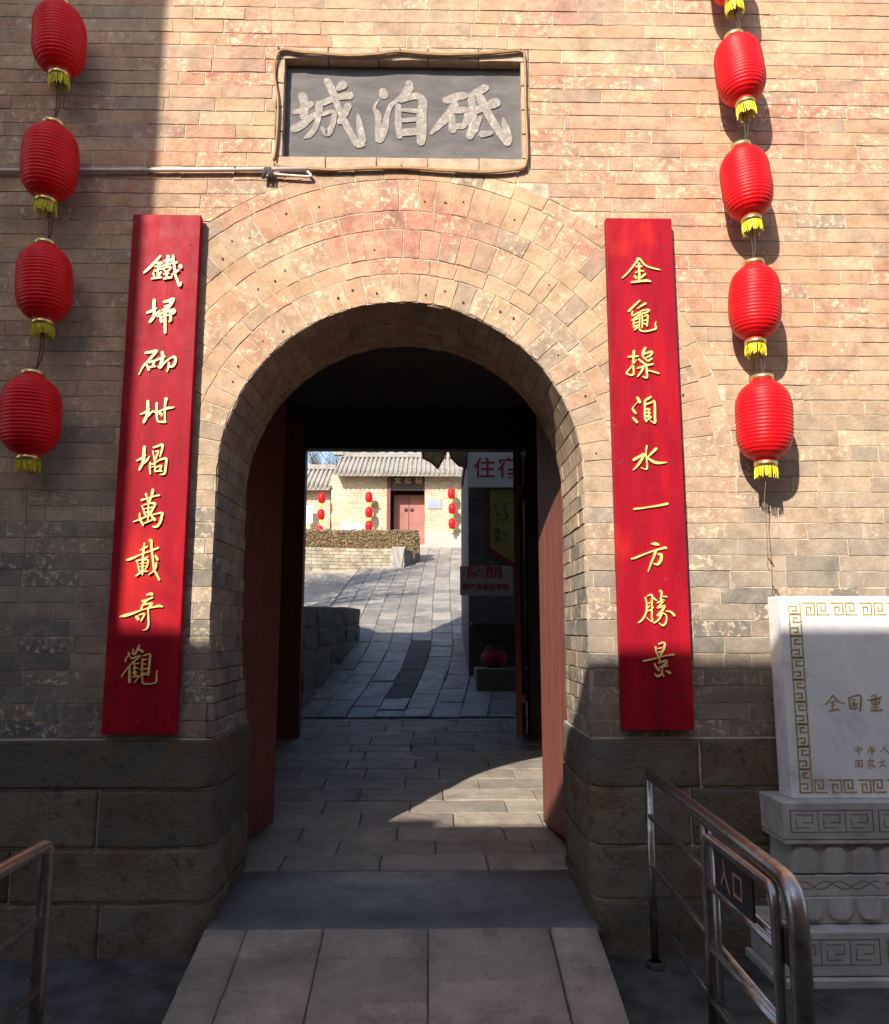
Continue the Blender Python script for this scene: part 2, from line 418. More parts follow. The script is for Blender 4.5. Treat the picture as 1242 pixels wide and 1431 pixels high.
def glyph(name, data, org, sc, Y, mat, parent, h=.006, label=None, wsc=1.0):
    bm = bmesh.new()
    for k, st in enumerate(data.split(';')):
        v = [float(q) for q in st.replace(',', ' ').split()]
        P = []
        for i in range(0, len(v), 3):
            px, py = org[0] + v[i] * 10 / sc, org[1] + v[i + 1] * 10 / sc
            x, z = W(px, py, Y); P.append((x, z, v[i + 2] * 10 / sc * MPP(px, py, Y) * wsc))
        stroke(bm, P, Y + .001, Y - h - k * .00025)
    bmesh.ops.recalc_face_normals(bm, faces=bm.faces)
    o = link(name, bm, mat, parent)
    if label: o['label'] = label
    return o
def text(name, body, x, z, size, Y, mat, parent, ext=.002, bold=0, sx=1, label=None, align='CENTER'):
    c = bpy.data.curves.new('t', 'FONT'); c.body = body; c.size = size; c.align_x = align; c.align_y = 'CENTER'
    c.extrude = ext; c.offset = bold; c.resolution_u = 3
    o = bpy.data.objects.new('t', c); COL.objects.link(o)
    dg = bpy.context.evaluated_depsgraph_get(); dg.update()
    me = bpy.data.meshes.new_from_object(o.evaluated_get(dg))
    bpy.data.objects.remove(o)
    me.transform(Matrix.Translation((x, Y, z)) @ Matrix.Rotation(rad(90), 4, 'X') @ Matrix.Diagonal((sx, 1, 1, 1)))
    me.materials.clear(); me.materials.append(MT[mat]); me.name = name
    q = bpy.data.objects.new(name, me); COL.objects.link(q); attach(q, parent)
    if label: q['label'] = label
    return q
def copy_tree(o, parent=None):
    c = o.copy(); COL.objects.link(c); c.parent = parent
    for ch in list(o.children): copy_tree(ch, c)
    return c
# ------------------------------------------------------------------ ground and setting
XL, XR, ZS = -1.157, 0.842, 2.43                       # outer opening and springing height
CX = (XL + XR) / 2; R0 = (XR - XL) / 2; DEP = 0.70     # reveal depth
RINGS = [1.0, 1.17, 1.265, 1.44, 1.555, 1.75, 1.84]
ROW = .0865; ZF = 1.045
YB = 5.6                                               # back of the gate passage
def zfloor(y): return .135 + .07 * y
def zg(y):                                             # lane rising behind the gate
    return zfloor(YB) + .235 * (y - YB) if y > YB else zfloor(y)

bm = NB()
def sheet(bm, xs, ys, fz):
    g = [[bm.verts.new((x, y, fz(x, y))) for x in xs] for y in ys]
    return [bm.faces.new((g[j][i], g[j][i + 1], g[j + 1][i + 1], g[j + 1][i])) for j in range(len(ys) - 1) for i in range(len(xs) - 1)]
def rng(a, b, n): return [a + (b - a) * i / n for i in range(n + 1)]
sheet(bm, [-300, -60, -20] + rng(-12, 12, 24) + [20, 60, 300], [-300, -60, -20] + rng(-10, .6, 22), lambda x, y: .012 * noise.noise(Vector((x * 1.3, y * 1.3, 2))) - .008)
tag(link('ground', bm, 'asphalt'), kind='structure')
bm = NB()
def zhill(x, y):
    h = zg(y)
    if y > 24: h = zg(24) + .06 * (y - 24)
    return h - .03 + .02 * noise.noise(Vector((x * 1.5, y * 1.2, 5)))
sheet(bm, [-300, -100, -40] + rng(-16, 16, 64) + [40, 100, 300], rng(YB - .02, 24, 60) + [30, 45, 80, 150, 300], zhill)
tag(link('sloping_lane', bm, 'earth'), kind='structure')

# passage floor: bed plus paving slabs
bm = NB(); sheet(bm, [-1.9, 1.45], [.70, YB + .02], lambda x, y: zfloor(y) - .012)
pf = tag(link('passage_floor', bm, 'joint'), kind='structure')
def floormap(y0_): return lambda s, t, d: Vector((s, t, zfloor(t) + d))
y = .72; k = 0
while y < YB - .05:
    h = .265 + .02 * R.uniform(-1, 1) if y < 1.5 else .33 + .02 * R.uniform(-1, 1)
    h = min(h, YB - y)
    x = -1.86 + (.0 if k % 2 else -.31) + R.uniform(-.05, .05)
    while x < 1.42:
        L = .66 * R.uniform(.9, 1.1); a, b = max(x, -1.86), min(x + L, 1.42)
        if b - a > .08:
            bm = NB()
            slab(bm, [(a + .004, y + .004), (b - .004, y + .004), (b - .004, y + h - .004), (a + .004, y + h - .004)], floormap(0), d=R.uniform(-.003, .003), ch=.006, jit=.003, seg=.2, d0=-.03, tilt=.001)
            link('paving_stone', bm, 'pave', pf)
        x += L
    y += h; k += 1

# threshold slab in the reveal
bm = NB()
for a, b in ((-1.112, .862),):
    relief(bm, a, b, -.045, .70, lambda s, t, d: Vector((s, t, zfloor(t) + .002 + d)), 14, 6, d=.0, edge=.012, rough=.002, sc=4, drop=.03, tone=R.random())
tag(link('threshold', bm, 'threshold'), kind='structure')

# entrance ramp of large slabs
def zr(y): return .13 + (y + .05) * .072
bm = NB(); box(bm, -1.095, .82, -1.62, -.05, -.05, -.04)
for v in bm.verts:
    v.co.x *= 1 + .07 * v.co.y
    if v.co.z > -.045: v.co.z = zr(v.co.y) - .014
rp = tag(link('entrance_ramp', bm, 'joint'), kind='structure')
def slabs(x0, x1, cuts):
    for a, b in zip(cuts, cuts[1:]):
        bm = NB()
        relief(bm, x0 + .0012, x1 - .0012, b + .0012, a - .0012, lambda s, t, d: Vector((s * (1 + .07 * t), t, zr(t) + d)), 6, 7, d=.002, edge=.005, rough=.002, sc=3, seed=R.random() * 9, drop=.02)
        link('paving_stone', bm, 'ramp', rp)
slabs(-1.115, -.90, [-.052, -.62, -1.3, -1.62])
slabs(-.90, -.52, [-.052, -.34, -.98, -1.62]); slabs(-.52, .0, [-.052, -.34, -.72, -1.1, -1.62])
slabs(0.0, .60, [-.052, -.55, -1.05, -1.62]); slabs(.606, .845, [-.052, -.45, -.95, -1.62])

MT['darkslab'] = simple('dark_slab', (.07, .062, .055), .8, 0, .3, 6, .5, 40)
# lane paving beyond the gate (longitudinal strips that bend slightly)
lp = thing('x', None, None); bpy.data.objects.remove(lp)
bm = NB(); sheet(bm, [-2.3, 2.0], rng(YB, 21.5, 40), lambda x, y: zg(y) + .004)
for v in bm.verts: v.co.x += .035 * (v.co.y - YB) if v.co.x < 0 else 0
lp = tag(link('lane_paving', bm, 'joint'), kind='structure')
cnt = 0; stuff = NB()
NC = 12
def bend(y): return .0 + .006 * max(0, y - 8) ** 2 * .3 + .38 * math.sin(min(1, max(0, (y - YB) / 4)) * 1.5) + .0
for c in range(NC):
    y = YB + .02 + R.uniform(-.35, 0)
    w_ = .345
    while y < 21.3:
        L = R.uniform(.42, .75); a, b = max(y, YB + .02), min(y + L, 21.4); y += L
        if b - a < .1: continue
        x0 = -2.45 + c * w_; x1 = x0 + w_
        near = cnt < 220 and b < 16
        q = NB() if near else stuff
        tn = R.random()
        if c in (5,) and 6.0 < a < 8.8: tn = None
        mp = lambda s, t, d: Vector((s + .05 + bend(t), t, zg(t) + .012 + d))
        slab(q, [(x0 + .006, a + .006), (x1 - .006, a + .006), (x1 - .006, b - .006), (x0 + .006, b - .006)], mp, d=R.uniform(0, .012), ch=.008, jit=.006, seg=.25, d0=-.03, tone=tn if tn is not None else 0, tone2=R.random(), tilt=.003)
        if near:
            link('paving_stone', q, 'pathpave' if tn is not None else 'darkslab', lp); cnt += 1
tag(link('far_paving', stuff, 'pathpave', lp), kind='stuff')

# terrace with its retaining wall left of the lane
def tw(y):  # right edge of the terrace
    return -1.62 + (y - 6.0) * .115 if y < 9.4 else -1.23 - (y - 9.4) ** 2 * .9
bm = NB(); ys = rng(5.75, 9.9, 14); ZT = 1.90
top = [bm.verts.new((tw(y), y, ZT + .03 * noise.noise(Vector((y * 2, 0, 0))) + .02 * (y - 6))) for y in ys]
bot = [bm.verts.new((tw(y) + .05, y, zg(y) - .1)) for y in ys]
lt = [bm.verts.new((-9, y, ZT)) for y in ys]
for i in range(len(ys) - 1):
    bm.faces.new((bot[i], bot[i + 1], top[i + 1], top[i])); bm.faces.new((top[i], top[i + 1], lt[i + 1], lt[i]))
e = [bm.verts.new((-9, 11.5, zg(11.5) - .02)), bm.verts.new((-2.6, 11.5, zg(11.5) - .02))]
bm.faces.new((top[-1], e[1], e[0], lt[-1])); bm.faces.new((bot[-1], e[1], top[-1]))
bl = bm.verts.new((-9, 5.75, 0)); bm.faces.new((bot[0], top[0], lt[0], bl))
ter = link('terrace_wall', bm, 'earth'); tag(ter, 'low rubble retaining wall in shade along the left edge of the lane, just past the gate', 'retaining wall')
rough_ = simple('rubble_stone', (.12, .10, .078), .9, 0, .35, 6, .8, 18); MT['rubble'] = rough_
zrow = 0
while zrow < 1.3:
    y = 5.8 + R.uniform(0, .1)
    while y < 9.5:
        L = R.uniform(.55, 1.0)
        zc = ZT - .01 - zrow + .02 * (y - 6)
        if zc - .15 > zg(y + L) - .1:
            q = NB()
            relief(q, y + .003, y + L - .003, zc - .265, zc, lambda s, t, d: Vector((tw(s) + .02 + d + (ZT - t) * .02, s, t)), 7, 5, d=.02, edge=.02, rough=.016, sc=5, seed=R.random() * 20, drop=.004)
            link('wall_stone', q, 'rubble', ter)
        y += L
    zrow += .27

# ------------------------------------------------------------------ the gate tower
gt = thing('gate_tower', 'old brick gate tower with a round arched passage and a stone block footing', 'gate tower', (CX, 0, 0))
bm = NB()
NA = 40
arc = [(CX + (R0 + .004) * math.cos(math.pi - math.pi * i / NA), ZS + (R0 + .004) * math.sin(math.pi * i / NA)) for i in range(NA + 1)]
Y0, Y1, TOP = .0005, DEP - .004, 6.9
def quad(bm, a, b, c, d): return bm.faces.new([bm.verts.new(v) for v in (a, b, c, d)])
xl, xr = XL - .004, XR + .004; ZB = 1.03
PX0, PZ0 = W(383, 236, 0); PX1, PZ1 = W(738, 70, 0)
# front face: left, right, over the arch up to the plaque zone, round the plaque, above
quad(bm, (-7, Y0, ZB), (xl, Y0, ZB), (xl, Y0, ZS), (-7, Y0, ZS)); quad(bm, (xr, Y0, ZB), (8, Y0, ZB), (8, Y0, ZS), (xr, Y0, ZS))
for u0, u1 in ((-7, xl - .2), (xr + .2, 8)): quad(bm, (u0, Y0, -.3), (u1, Y0, -.3), (u1, Y0, ZB), (u0, Y0, ZB))
quad(bm, (-7, Y0, ZS), (xl, Y0, ZS), (xl, Y0, PZ0), (-7, Y0, PZ0)); quad(bm, (xr, Y0, ZS), (8, Y0, ZS), (8, Y0, PZ0), (xr, Y0, PZ0))
for a, b in zip(arc, arc[1:]): quad(bm, (a[0], Y0, a[1]), (b[0], Y0, b[1]), (b[0], Y0, PZ0), (a[0], Y0, PZ0))
quad(bm, (-7, Y0, PZ0), (PX0, Y0, PZ0), (PX0, Y0, PZ1), (-7, Y0, PZ1)); quad(bm, (PX1, Y0, PZ0), (8, Y0, PZ0), (8, Y0, PZ1), (PX1, Y0, PZ1))
quad(bm, (-7, Y0, PZ1), (8, Y0, PZ1), (8, Y0, TOP), (-7, Y0, TOP))
quad(bm, (PX0, .1, PZ0), (PX1, .1, PZ0), (PX1, .1, PZ1), (PX0, .1, PZ1))
for a, b in (((PX0, PZ0), (PX1, PZ0)), ((PX1, PZ0), (PX1, PZ1)), ((PX1, PZ1), (PX0, PZ1)), ((PX0, PZ1), (PX0, PZ0))):
    quad(bm, (a[0], Y0, a[1]), (b[0], Y0, b[1]), (b[0], .1, b[1]), (a[0], .1, a[1]))
# reveal and soffit, back face, top
for a, b in zip([(xl, ZB)] + arc, arc + [(xr, ZB)]): quad(bm, (a[0], Y0, a[1]), (b[0], Y0, b[1]), (b[0], Y1, b[1]), (a[0], Y1, a[1]))
quad(bm, (-7, Y1, -.3), (xl, Y1, -.3), (xl, Y1, ZS), (-7, Y1, ZS)); quad(bm, (xr, Y1, -.3), (8, Y1, -.3), (8, Y1, ZS), (xr, Y1, ZS))
for a, b in zip(arc, arc[1:]): quad(bm, (a[0], Y1, a[1]), (b[0], Y1, b[1]), (b[0], Y1, TOP), (a[0], Y1, TOP))
quad(bm, (-7, Y1, ZS), (xl, Y1, ZS), (xl, Y1, TOP), (-7, Y1, TOP)); quad(bm, (xr, Y1, ZS), (8, Y1, ZS), (8, Y1, TOP), (xr, Y1, TOP))
quad(bm, (-7, Y0, TOP), (8, Y0, TOP), (8, Y1, TOP), (-7, Y1, TOP)); quad(bm, (-7, Y0, -.3), (-7, Y1, -.3), (-7, Y1, TOP), (-7, Y0, TOP)); quad(bm, (8, Y0, -.3), (8, Y1, -.3), (8, Y1, TOP), (8, Y0, TOP))
bmesh.ops.remove_doubles(bm, verts=bm.verts, dist=.0005)
wall = link('wall', bm, 'mortar', gt)
# body round the passage
bm = NB()
box(bm, -7, -1.80, DEP, YB, -.3, 4.9); box(bm, 1.40, 8, DEP, YB, -.3, 4.9); box(bm, -1.80, 1.40, DEP, YB, 4.12, 4.9)
box(bm, -2.35, 8, 3.0, YB - .02, 4.9, 8.6)
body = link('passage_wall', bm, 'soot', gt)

# --- coursed bricks
fmap = lambda s, t, d: Vector((s, -d, t))
def flare(z, side): return (.045, .02)[side] * min(1, max(0, (1.55 - z) / .45))
wmap = lambda s, t, d: Vector((s, -d, t + (.006 * noise.noise(Vector((s * 1.1, t * 2.5, 4))) if abs(s - CX) > 2.0 or t > PZ1 else .002 * noise.noise(Vector((s * 2, t * 2.5, 4))))))
pieces = []
def exclude(z0, z1):
    z = (z0 + z1) / 2
    if z < ZS: return [(XL + flare(z, 0), XR)]
    out = []
    if z0 < ZS + RINGS[-1]: 
        h = math.sqrt(max(0, RINGS[-1] ** 2 - (max(z0, ZS) - ZS) ** 2)); out.append((CX - circ(z0, True), CX + h))
    if z1 > PZ0 + .02 and z0 < PZ1 - .02: out.append((PX0, PX1))
    return out
def circ(z, left=False):                               # half width of the outer ring at height z
    if left and z < ZS + .98: return math.sqrt(RINGS[4] ** 2 - (max(z, ZS) - ZS) ** 2)
    return math.sqrt(max(0, RINGS[-1] ** 2 - (max(z, ZS) - ZS) ** 2)) if z < ZS + RINGS[-1] else 0
z = ZF; r = 0
while z < 6.0:
    h = ROW * R.uniform(.97, 1.03); z0, z1 = z + .0024, z + h - .0024
    x = -3.75 + (r % 2) * .15 + R.uniform(-.07, .07)
    wob = R.uniform(-.002, .002)
    ex = exclude(z0, z1)
    while x < 3.9:
        L = R.choice([.30, .30, .30, .15, .31, .29]) * R.uniform(.97, 1.03); a, b = x + .0026, x + L - .0026; x += L
        segs = [(a, b)]
        for e0, e1 in ex:
            ns = []
            for s0, s1 in segs:
                if s1 <= e0 or s0 >= e1: ns.append((s0, s1)); continue
                if s0 < e0: ns.append((s0, e0 - .002))
                if s1 > e1: ns.append((e1 + .002, s1))
            segs = ns
        for s0, s1 in segs:
            if s1 - s0 < .025: continue
            pts = [(s0, z0), (s1, z0), (s1, z1), (s0, z1)]
            if z1 > ZS and z0 < ZS + RINGS[-1]:        # follow the arch ring
                c0, c1 = circ(z0), circ(z1); l0 = circ(z0, True); l1 = circ(z1, z0 < ZS + .98)
                if l1 > l0: l1 = l0
                if abs(s1 - (CX - l0 - .002)) < .002 and s1 < CX: pts[1] = (CX - l0 - .004, z0); pts[2] = (min(CX - l1, CX) - .004, z1)
                if abs(s0 - (CX + c0 + .002)) < .002 and s0 > CX: pts[0] = (CX + c0 + .004, z0); pts[3] = (max(CX + c1, CX) + .004, z1)
            pieces.append(pts)
    z += h; r += 1
def size_px(p):
    cx = sum(q[0] for q in p) / 4; cz = sum(q[1] for q in p) / 4
    v = _M.transposed() @ (Vector((cx, 0, cz)) - CAM)
    px = 621 + F * v.x / -v.z; py = 715.5 - F * v.y / -v.z
    if not (-10 < px < 1252 and -10 < py < 1441): return -1
    for x0, x1, y0, y1 in ((150, 280, 305, 1025), (850, 960, 305, 1020), (1090, 1300, 840, 1400)):
        if x0 < px < x1 and y0 < py < y1: return 0
    return (p[1][0] - p[0][0]) * (p[2][1] - p[1][1]) * (F / -v.z) ** 2
pieces.sort(key=size_px, reverse=True)
rest = NB()
for i, p in enumerate(pieces):
    q = NB() if i < 300 else rest
    dd = R.gauss(.0034, .001)
    slab(q, p, wmap, d=max(.002, dd), ch=.0022, jit=.0018, seg=.06 if i < 900 else .1, d0=-.012, tilt=.0007)
    if i < 300: link('brick', q, 'brick', wall)
tag(link('upper_brickwork', rest, 'brick', wall), kind='stuff')

# --- arch rings
def amap(s, t, d):                                     # s angle, t radius
    return Vector((CX - math.cos(s) * t, -d, ZS + math.sin(s) * t))
for k in range(6):
    ra, rb = RINGS[k], RINGS[k + 1]; thick = k % 2 == 0
    wd = (.094, .155, .098, .175, .10, .19)[k]
    n = round(math.pi * (ra + .03) / wd); cuts = [0]; 
    for i in range(n): cuts.append(cuts[-1] + R.uniform(.86, 1.14))
    cuts = [c / cuts[-1] * math.pi for c in cuts]
    for a, b in zip(cuts, cuts[1:]):
        if k >= 4 and a < 1.2 and math.sin((a + b) / 2) * (ra + rb) / 2 < .98: continue
        q = NB(); g = .0024 / ra; wr = R.uniform(-.003, .003)
        pts = [(a + g, ra + .0024), (b - g, ra + .0024), (b - g, rb - .0024 + wr), (a + g, rb - .0024 + wr)]
        # sampled in angle/radius, jitter scaled
        m = []
        o = []
        npt = 3
        for i in range(npt): o.append((pts[0][0] + (pts[1][0] - pts[0][0]) * i / npt, pts[0][1]))
        for i in range(npt): o.append((pts[1][0], pts[1][1] + (pts[2][1] - pts[1][1]) * i / npt))
        for i in range(npt): o.append((pts[2][0] + (pts[3][0] - pts[2][0]) * i / npt, pts[2][1]))
        for i in range(npt): o.append((pts[3][0], pts[3][1] + (pts[0][1] - pts[3][1]) * i / npt))
        xy = [(CX - math.cos(s) * t + R.uniform(-.0022, .0022), ZS + math.sin(s) * t + R.uniform(-.0022, .0022)) for s, t in o][::-1]
        if k == 0: xy = [(px_ + (px_ - CX) * e_ , pz_ + (pz_ - ZS) * e_) for (px_, pz_) in xy for e_ in ((R.uniform(-.001, .007) if math.hypot(px_ - CX, pz_ - ZS) < ra + .01 else 0),)]
        tn = R.random(); t2 = R.random()
        slab(q, xy, fmap, d=max(.0018, R.gauss(.0034, .001)), ch=.0022, jit=.0, seg=9, d0=-.012, tone=tn, tone2=t2, tilt=.0009)
        vo = link('voussoir', q, 'brick', wall)
        if thick and R.random() < (.42, .22, .30)[k // 2] and .12 < a < 3.0:
            am = a + (b - a) * R.uniform(.35, .65); rm = ra + (rb - ra) * R.uniform(.3, .7); hx, hz = CX - math.cos(am) * rm, ZS + math.sin(am) * rm
            q = bmesh.new(); tube(q, [(hx, -.0035, hz), (hx + .001, -.0082, hz)], R.uniform(.0045, .0075), 7); link('hole_shade_stub', q, 'wire', wall)  # dark stub; its colour stands for the shade inside a nail hole
# soffit
smap = lambda s, t, d: Vector((CX - math.cos(s) * (R0 - d), t, ZS + math.sin(s) * (R0 - d)))
n = 33
for i in range(n):
    a, b = math.pi * i / n, math.pi * (i + 1) / n
    y = .002 - (0 if i % 2 else .15)
    while y < DEP:
        L = .30; y0, y1 = max(y, .003), min(y + L, DEP); y += L
        if y1 - y0 < .03: continue
        q = NB()
        slab(q, [(a + .003, y0 + .003), (a + .003, y1 - .003), (b - .003, y1 - .003), (b - .003, y0 + .003)][::-1], smap, d=R.uniform(-.001, .004), ch=.003, jit=.0015, seg=.1, d0=-.012)
        bmesh.ops.recalc_face_normals(q, faces=q.faces)
        link('soffit_brick', q, 'brick', wall)
# jambs
z = ZF; r = 0
while z < ZS - .01:
    h = min(ROW * R.uniform(.97, 1.03), ZS - z)
    for side in (0, 1):
        mp = (lambda s, t, d: Vector((XL + d + flare(t, 0), s, t))) if side == 0 else (lambda s, t, d: Vector((XR - d + (flare(t, 1) if 0 else 0), s, t)))
        y = .003 - (0 if (r + side) % 2 else .15)
        while y < DEP:
            L = .30; y0, y1 = max(y, .004), min(y + L, DEP); y += L
            if y1 - y0 < .03: continue
            q = NB(); pr = R.gauss(.004, .003)
            slab(q, [(y0 + .0035, z + .003), (y1 - .0035, z + .003), (y1 - .0035, z + h - .003), (y0 + .0035, z + h - .003)], mp, d=max(.0, pr), ch=.004, jit=.0022, seg=.08, d0=-.06 if (side == 0 and z < 1.6) else -.012)
            bmesh.ops.recalc_face_normals(q, faces=q.faces)
            link('jamb_brick', q, 'brick', wall)
    z += h; r += 1

# --- footing of large blocks; the corner blocks turn into the passage
CZ = [.0, .245, .505, .79, 1.04]
def corner_path(side, p=.024, rc=.085):
    """s measured from the corner: negative along the front, positive into the passage"""
    X = XL + .045 if side == 0 else XR + .0
    sg = -1 if side == 0 else 1
    def f(s, d):
        rr = rc; arcL = rr * math.pi / 2
        cx_ = X + sg * (rr - .012); cy_ = -p + rr
        if s < -arcL / 2: return Vector((cx_ + sg * (-s - arcL / 2), -p - d, 0))
        if s > arcL / 2: return Vector((X - sg * (.012 + d), cy_ + (s - arcL / 2), 0))
        a = (s + arcL / 2) / rr
        return Vector((cx_ - sg * math.sin(a) * (rr + d), cy_ - math.cos(a) * (rr + d), 0))
    return f
fronts = {0: [[-1.0, -2.6], [-.78, -1.9], [-1.35, -2.7], [-.55, -1.5]][::1], 1: [[-.6, -1.6], [-.7, -1.9], [-.52, -1.5], [-.53, -1.55]]}
# listed from the bottom course to the top one
fj = {0: [[-.52, -1.6], [-.98, -2.3], [-.56, -1.75], [-1.27, -2.6]], 1: [[-.95, -2.1], [-.60, -1.7], [-.50, -1.7], [-.56, -1.6]]}
for side in (0, 1):
    f = corner_path(side)
    mp = lambda s, t, d, f=f: f(s, d) + Vector((0, 0, t))
    for c in range(4):
        z0, z1 = CZ[c], CZ[c + 1]
        if c == 0: z0 = -.06
        js = [.80 if c % 2 else .42] + fj[side][c] + [-3.6, -4.8]
        if c % 2 == 0: js = [.82] + js
        js = sorted(js, reverse=True)
        for b, a in zip(js, js[1:]):
            q = NB()
            us = {0.0, 1.0, .010 / (b - a), 1 - .010 / (b - a), .024 / (b - a), 1 - .024 / (b - a)} | {round(k / 16, 4) for k in range(1, 16)}
            us |= {(s_ - a) / (b - a) for s_ in rng(-.14, .14, 10) if a + .02 < s_ < b - .02}
            relief(q, a + .004, b - .004, z0 + .004, z1 - .004, mp, 5, 11, d=R.uniform(.002, .010), edge=.008, rough=.0055 if c else .009, sc=7, seed=R.random() * 30, drop=.017, tone=R.random(), us=sorted(us))
            bmesh.ops.recalc_face_normals(q, faces=q.faces)
            if side == 1: pass
            link('footing_stone', q, 'stone', wall)
# mortar core behind the footing
for side in (0, 1):
    f = corner_path(side); bm = NB(); ss = [-5] + rng(-.3, .3, 12) + [.80]
    lo_ = [bm.verts.new(f(s, -.0115) + Vector((0, 0, -.3))) for s in ss]; hi_ = [bm.verts.new(f(s, -.0115) + Vector((0, 0, CZ[-1]))) for s in ss]
    bk = [bm.verts.new((v.co.x if s < 0 else v.co.x, max(v.co.y, .05), CZ[-1])) for v, s in zip(hi_, ss)]
    for i in range(len(ss) - 1): bm.faces.new((lo_[i], lo_[i + 1], hi_[i + 1], hi_[i]))
    link('footing_core', bm, 'palemortar', wall)
    q = NB()                                           # ledge on top of the footing
    X = XL if side == 0 else XR; sg = -1 if side == 0 else 1
    t0 = [q.verts.new(f(s, -.003) + Vector((0, 0, CZ[-1] - .004))) for s in ss]
    t1 = [q.verts.new((v.co.x if s < 0 else X - sg * -.03, .02 if s < 0 else max(v.co.y, .02), CZ[-1] + .004)) for v, s in zip(t0, ss)]
    for i in range(len(t0) - 1): q.faces.new((t0[i], t0[i + 1], t1[i + 1], t1[i]))
    link('footing_ledge', q, 'mortar', wall)

# --- gates
def leaf(name, p0, p1, z0, z1, th, lab=None, planks=5, back=1):
    a = Vector((p0[0], p0[1], 0)); b = Vector((p1[0], p1[1], 0)); u = (b - a).normalized(); nrm = Vector((-u.y, u.x, 0)); L = (b - a).length
    door = None
    for i in range(planks):
        s0, s1 = L * i / planks + .001, L * (i + 1) / planks - .001
        bm = NB(); fs = box(bm, s0, s1, -th / 2 + R.uniform(-.001, .001), th / 2, z0 + R.uniform(0, .008), z1, .002)
        for v in bm.verts: v.co = a + u * v.co.x + nrm * v.co.y + Vector((0, 0, v.co.z))
        if door is None:
            door = bpy.data.objects.new(name, None); COL.objects.link(door); attach(door, gt)
            if lab: door['label'] = lab
        link('plank', bm, 'maroon', door)
    for zz in (z0 + .35, z1 - .5):
        bm = NB(); box(bm, .02, L - .02, *sorted((back * th / 2, back * (th / 2 + .035))), zz, zz + .09)
        for v in bm.verts: v.co = a + u * v.co.x + nrm * v.co.y + Vector((0, 0, v.co.z))
        link('crossbar', bm, 'maroon', door)
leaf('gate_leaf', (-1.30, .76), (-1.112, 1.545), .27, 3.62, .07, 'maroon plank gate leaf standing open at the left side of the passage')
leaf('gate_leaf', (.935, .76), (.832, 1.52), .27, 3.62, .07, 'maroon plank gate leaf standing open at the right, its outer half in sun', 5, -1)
YP = 4.5
xa0, _ = W(385, 900, YP); xa1, _ = W(419, 960, YP); xb0, _ = W(714, 960, YP); xb1, _ = W(736, 900, YP)
_, zl = W(560, 627, YP)
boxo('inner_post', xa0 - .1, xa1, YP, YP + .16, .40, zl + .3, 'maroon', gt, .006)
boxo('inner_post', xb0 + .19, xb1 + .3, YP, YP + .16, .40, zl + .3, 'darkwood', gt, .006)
boxo('inner_lintel', -1.80, 1.40, YP + .01, YP + .17, zl, 4.12, 'darkwood', gt, .004)
leaf('inner_gate_leaf', (xb0 + .03, YP - .45), (xb0 + .16, YP + .3), .50, zl - .05, .06, 'narrow maroon inner gate leaf seen edge-on at the right', 3, -1)
boxo('outer_lintel_beam', -1.80, 1.40, DEP + .02, DEP + .2, 3.66, 3.9, 'darkwood', gt, .004)

# ------------------------------------------------------------------ plaque over the arch
pq = thing('stone_plaque', 'dark slate name plaque with three worn pale characters, above the arch in a plain border', 'plaque', (W(560, 155, 0)[0], .05, W(560, 155, 0)[1]))
ix0, iz0 = W(394, 219, 0); ix1, iz1 = W(727, 87, 0)
boxo('slab', ix0 - .02, ix1 + .02, .055, .09, iz0 - .02, iz1 + .02, 'blackslab', pq)
def bord(a, b, c, d, n, horiz):
    for i in range(n):
        q = NB()
        if horiz: s0, s1 = a + (b - a) * i / n, a + (b - a) * (i + 1) / n; pts = [(s0 + .002, c), (s1 - .002, c), (s1 - .002, d), (s0 + .002, d)]
        else: s0, s1 = c + (d - c) * i / n, c + (d - c) * (i + 1) / n; pts = [(a, s0 + .002), (b, s0 + .002), (b, s1 - .002), (a, s1 - .002)]
        slab(q, pts, fmap, d=.007, ch=.004, jit=.002, seg=.1, d0=-.055)
        link('border_brick', q, 'plaster', pq)
bord(PX0 + .004, PX1 - .004, PZ0 + .004, iz0, 5, True); bord(PX0 + .004, PX1 - .004, iz1, PZ1 - .004, 5, True)
bord(PX0 + .004, ix0, iz0 + .002, iz1 - .002, 4, False); bord(ix1, PX1 - .004, iz0 + .002, iz1 - .002, 4, False)
YC = .055
CH = '24,36,11 27,48,10 26,65,10;13,59,6 25,55,7 36,47,8;12,83,10 22,78,10 32,70,9 42,62,7;46,46,6 47,65,7 42,82,7 34,92,7 27,96,3;50,47,8 65,41,8 78,37,8 92,35,10;60,14,9 67,28,9 72,42,8 79,60,7 86,75,8 95,92,8 104,105,9 112,106,5;104,62,3 107,80,8 111,100,9;50,52,6 51,62,6 66,58,5 70,62,6 67,78,7 60,90,8 52,82,4;90,50,9 85,62,8 78,73,7;82,20,12 76,25,7'
glyph('character', CH, (400, 100), 10.35, YC, 'wornchar', pq, .004, None, 1.22)
CH = '31,34,12 32,39,13;24,47,3 16,60,4 22,72,9 23,85,8 22,100,8 24,113,8;25,112,13 33,95,11 38,72,7 43,58,7 52,50,6 62,42,8 74,25,10 74,20,10;76,28,10 70,38,8;56,58,8 56,85,9 58,108,8;62,48,8 78,42,10 90,42,10 97,52,12 95,75,14 95,100,14 94,117,12;62,64,5 86,66,7;62,82,6 86,80,6;60,102,11 86,100,11'
glyph('character', CH, (510, 100), 11.92, YC, 'wornchar', pq, .004, None, 1.22)
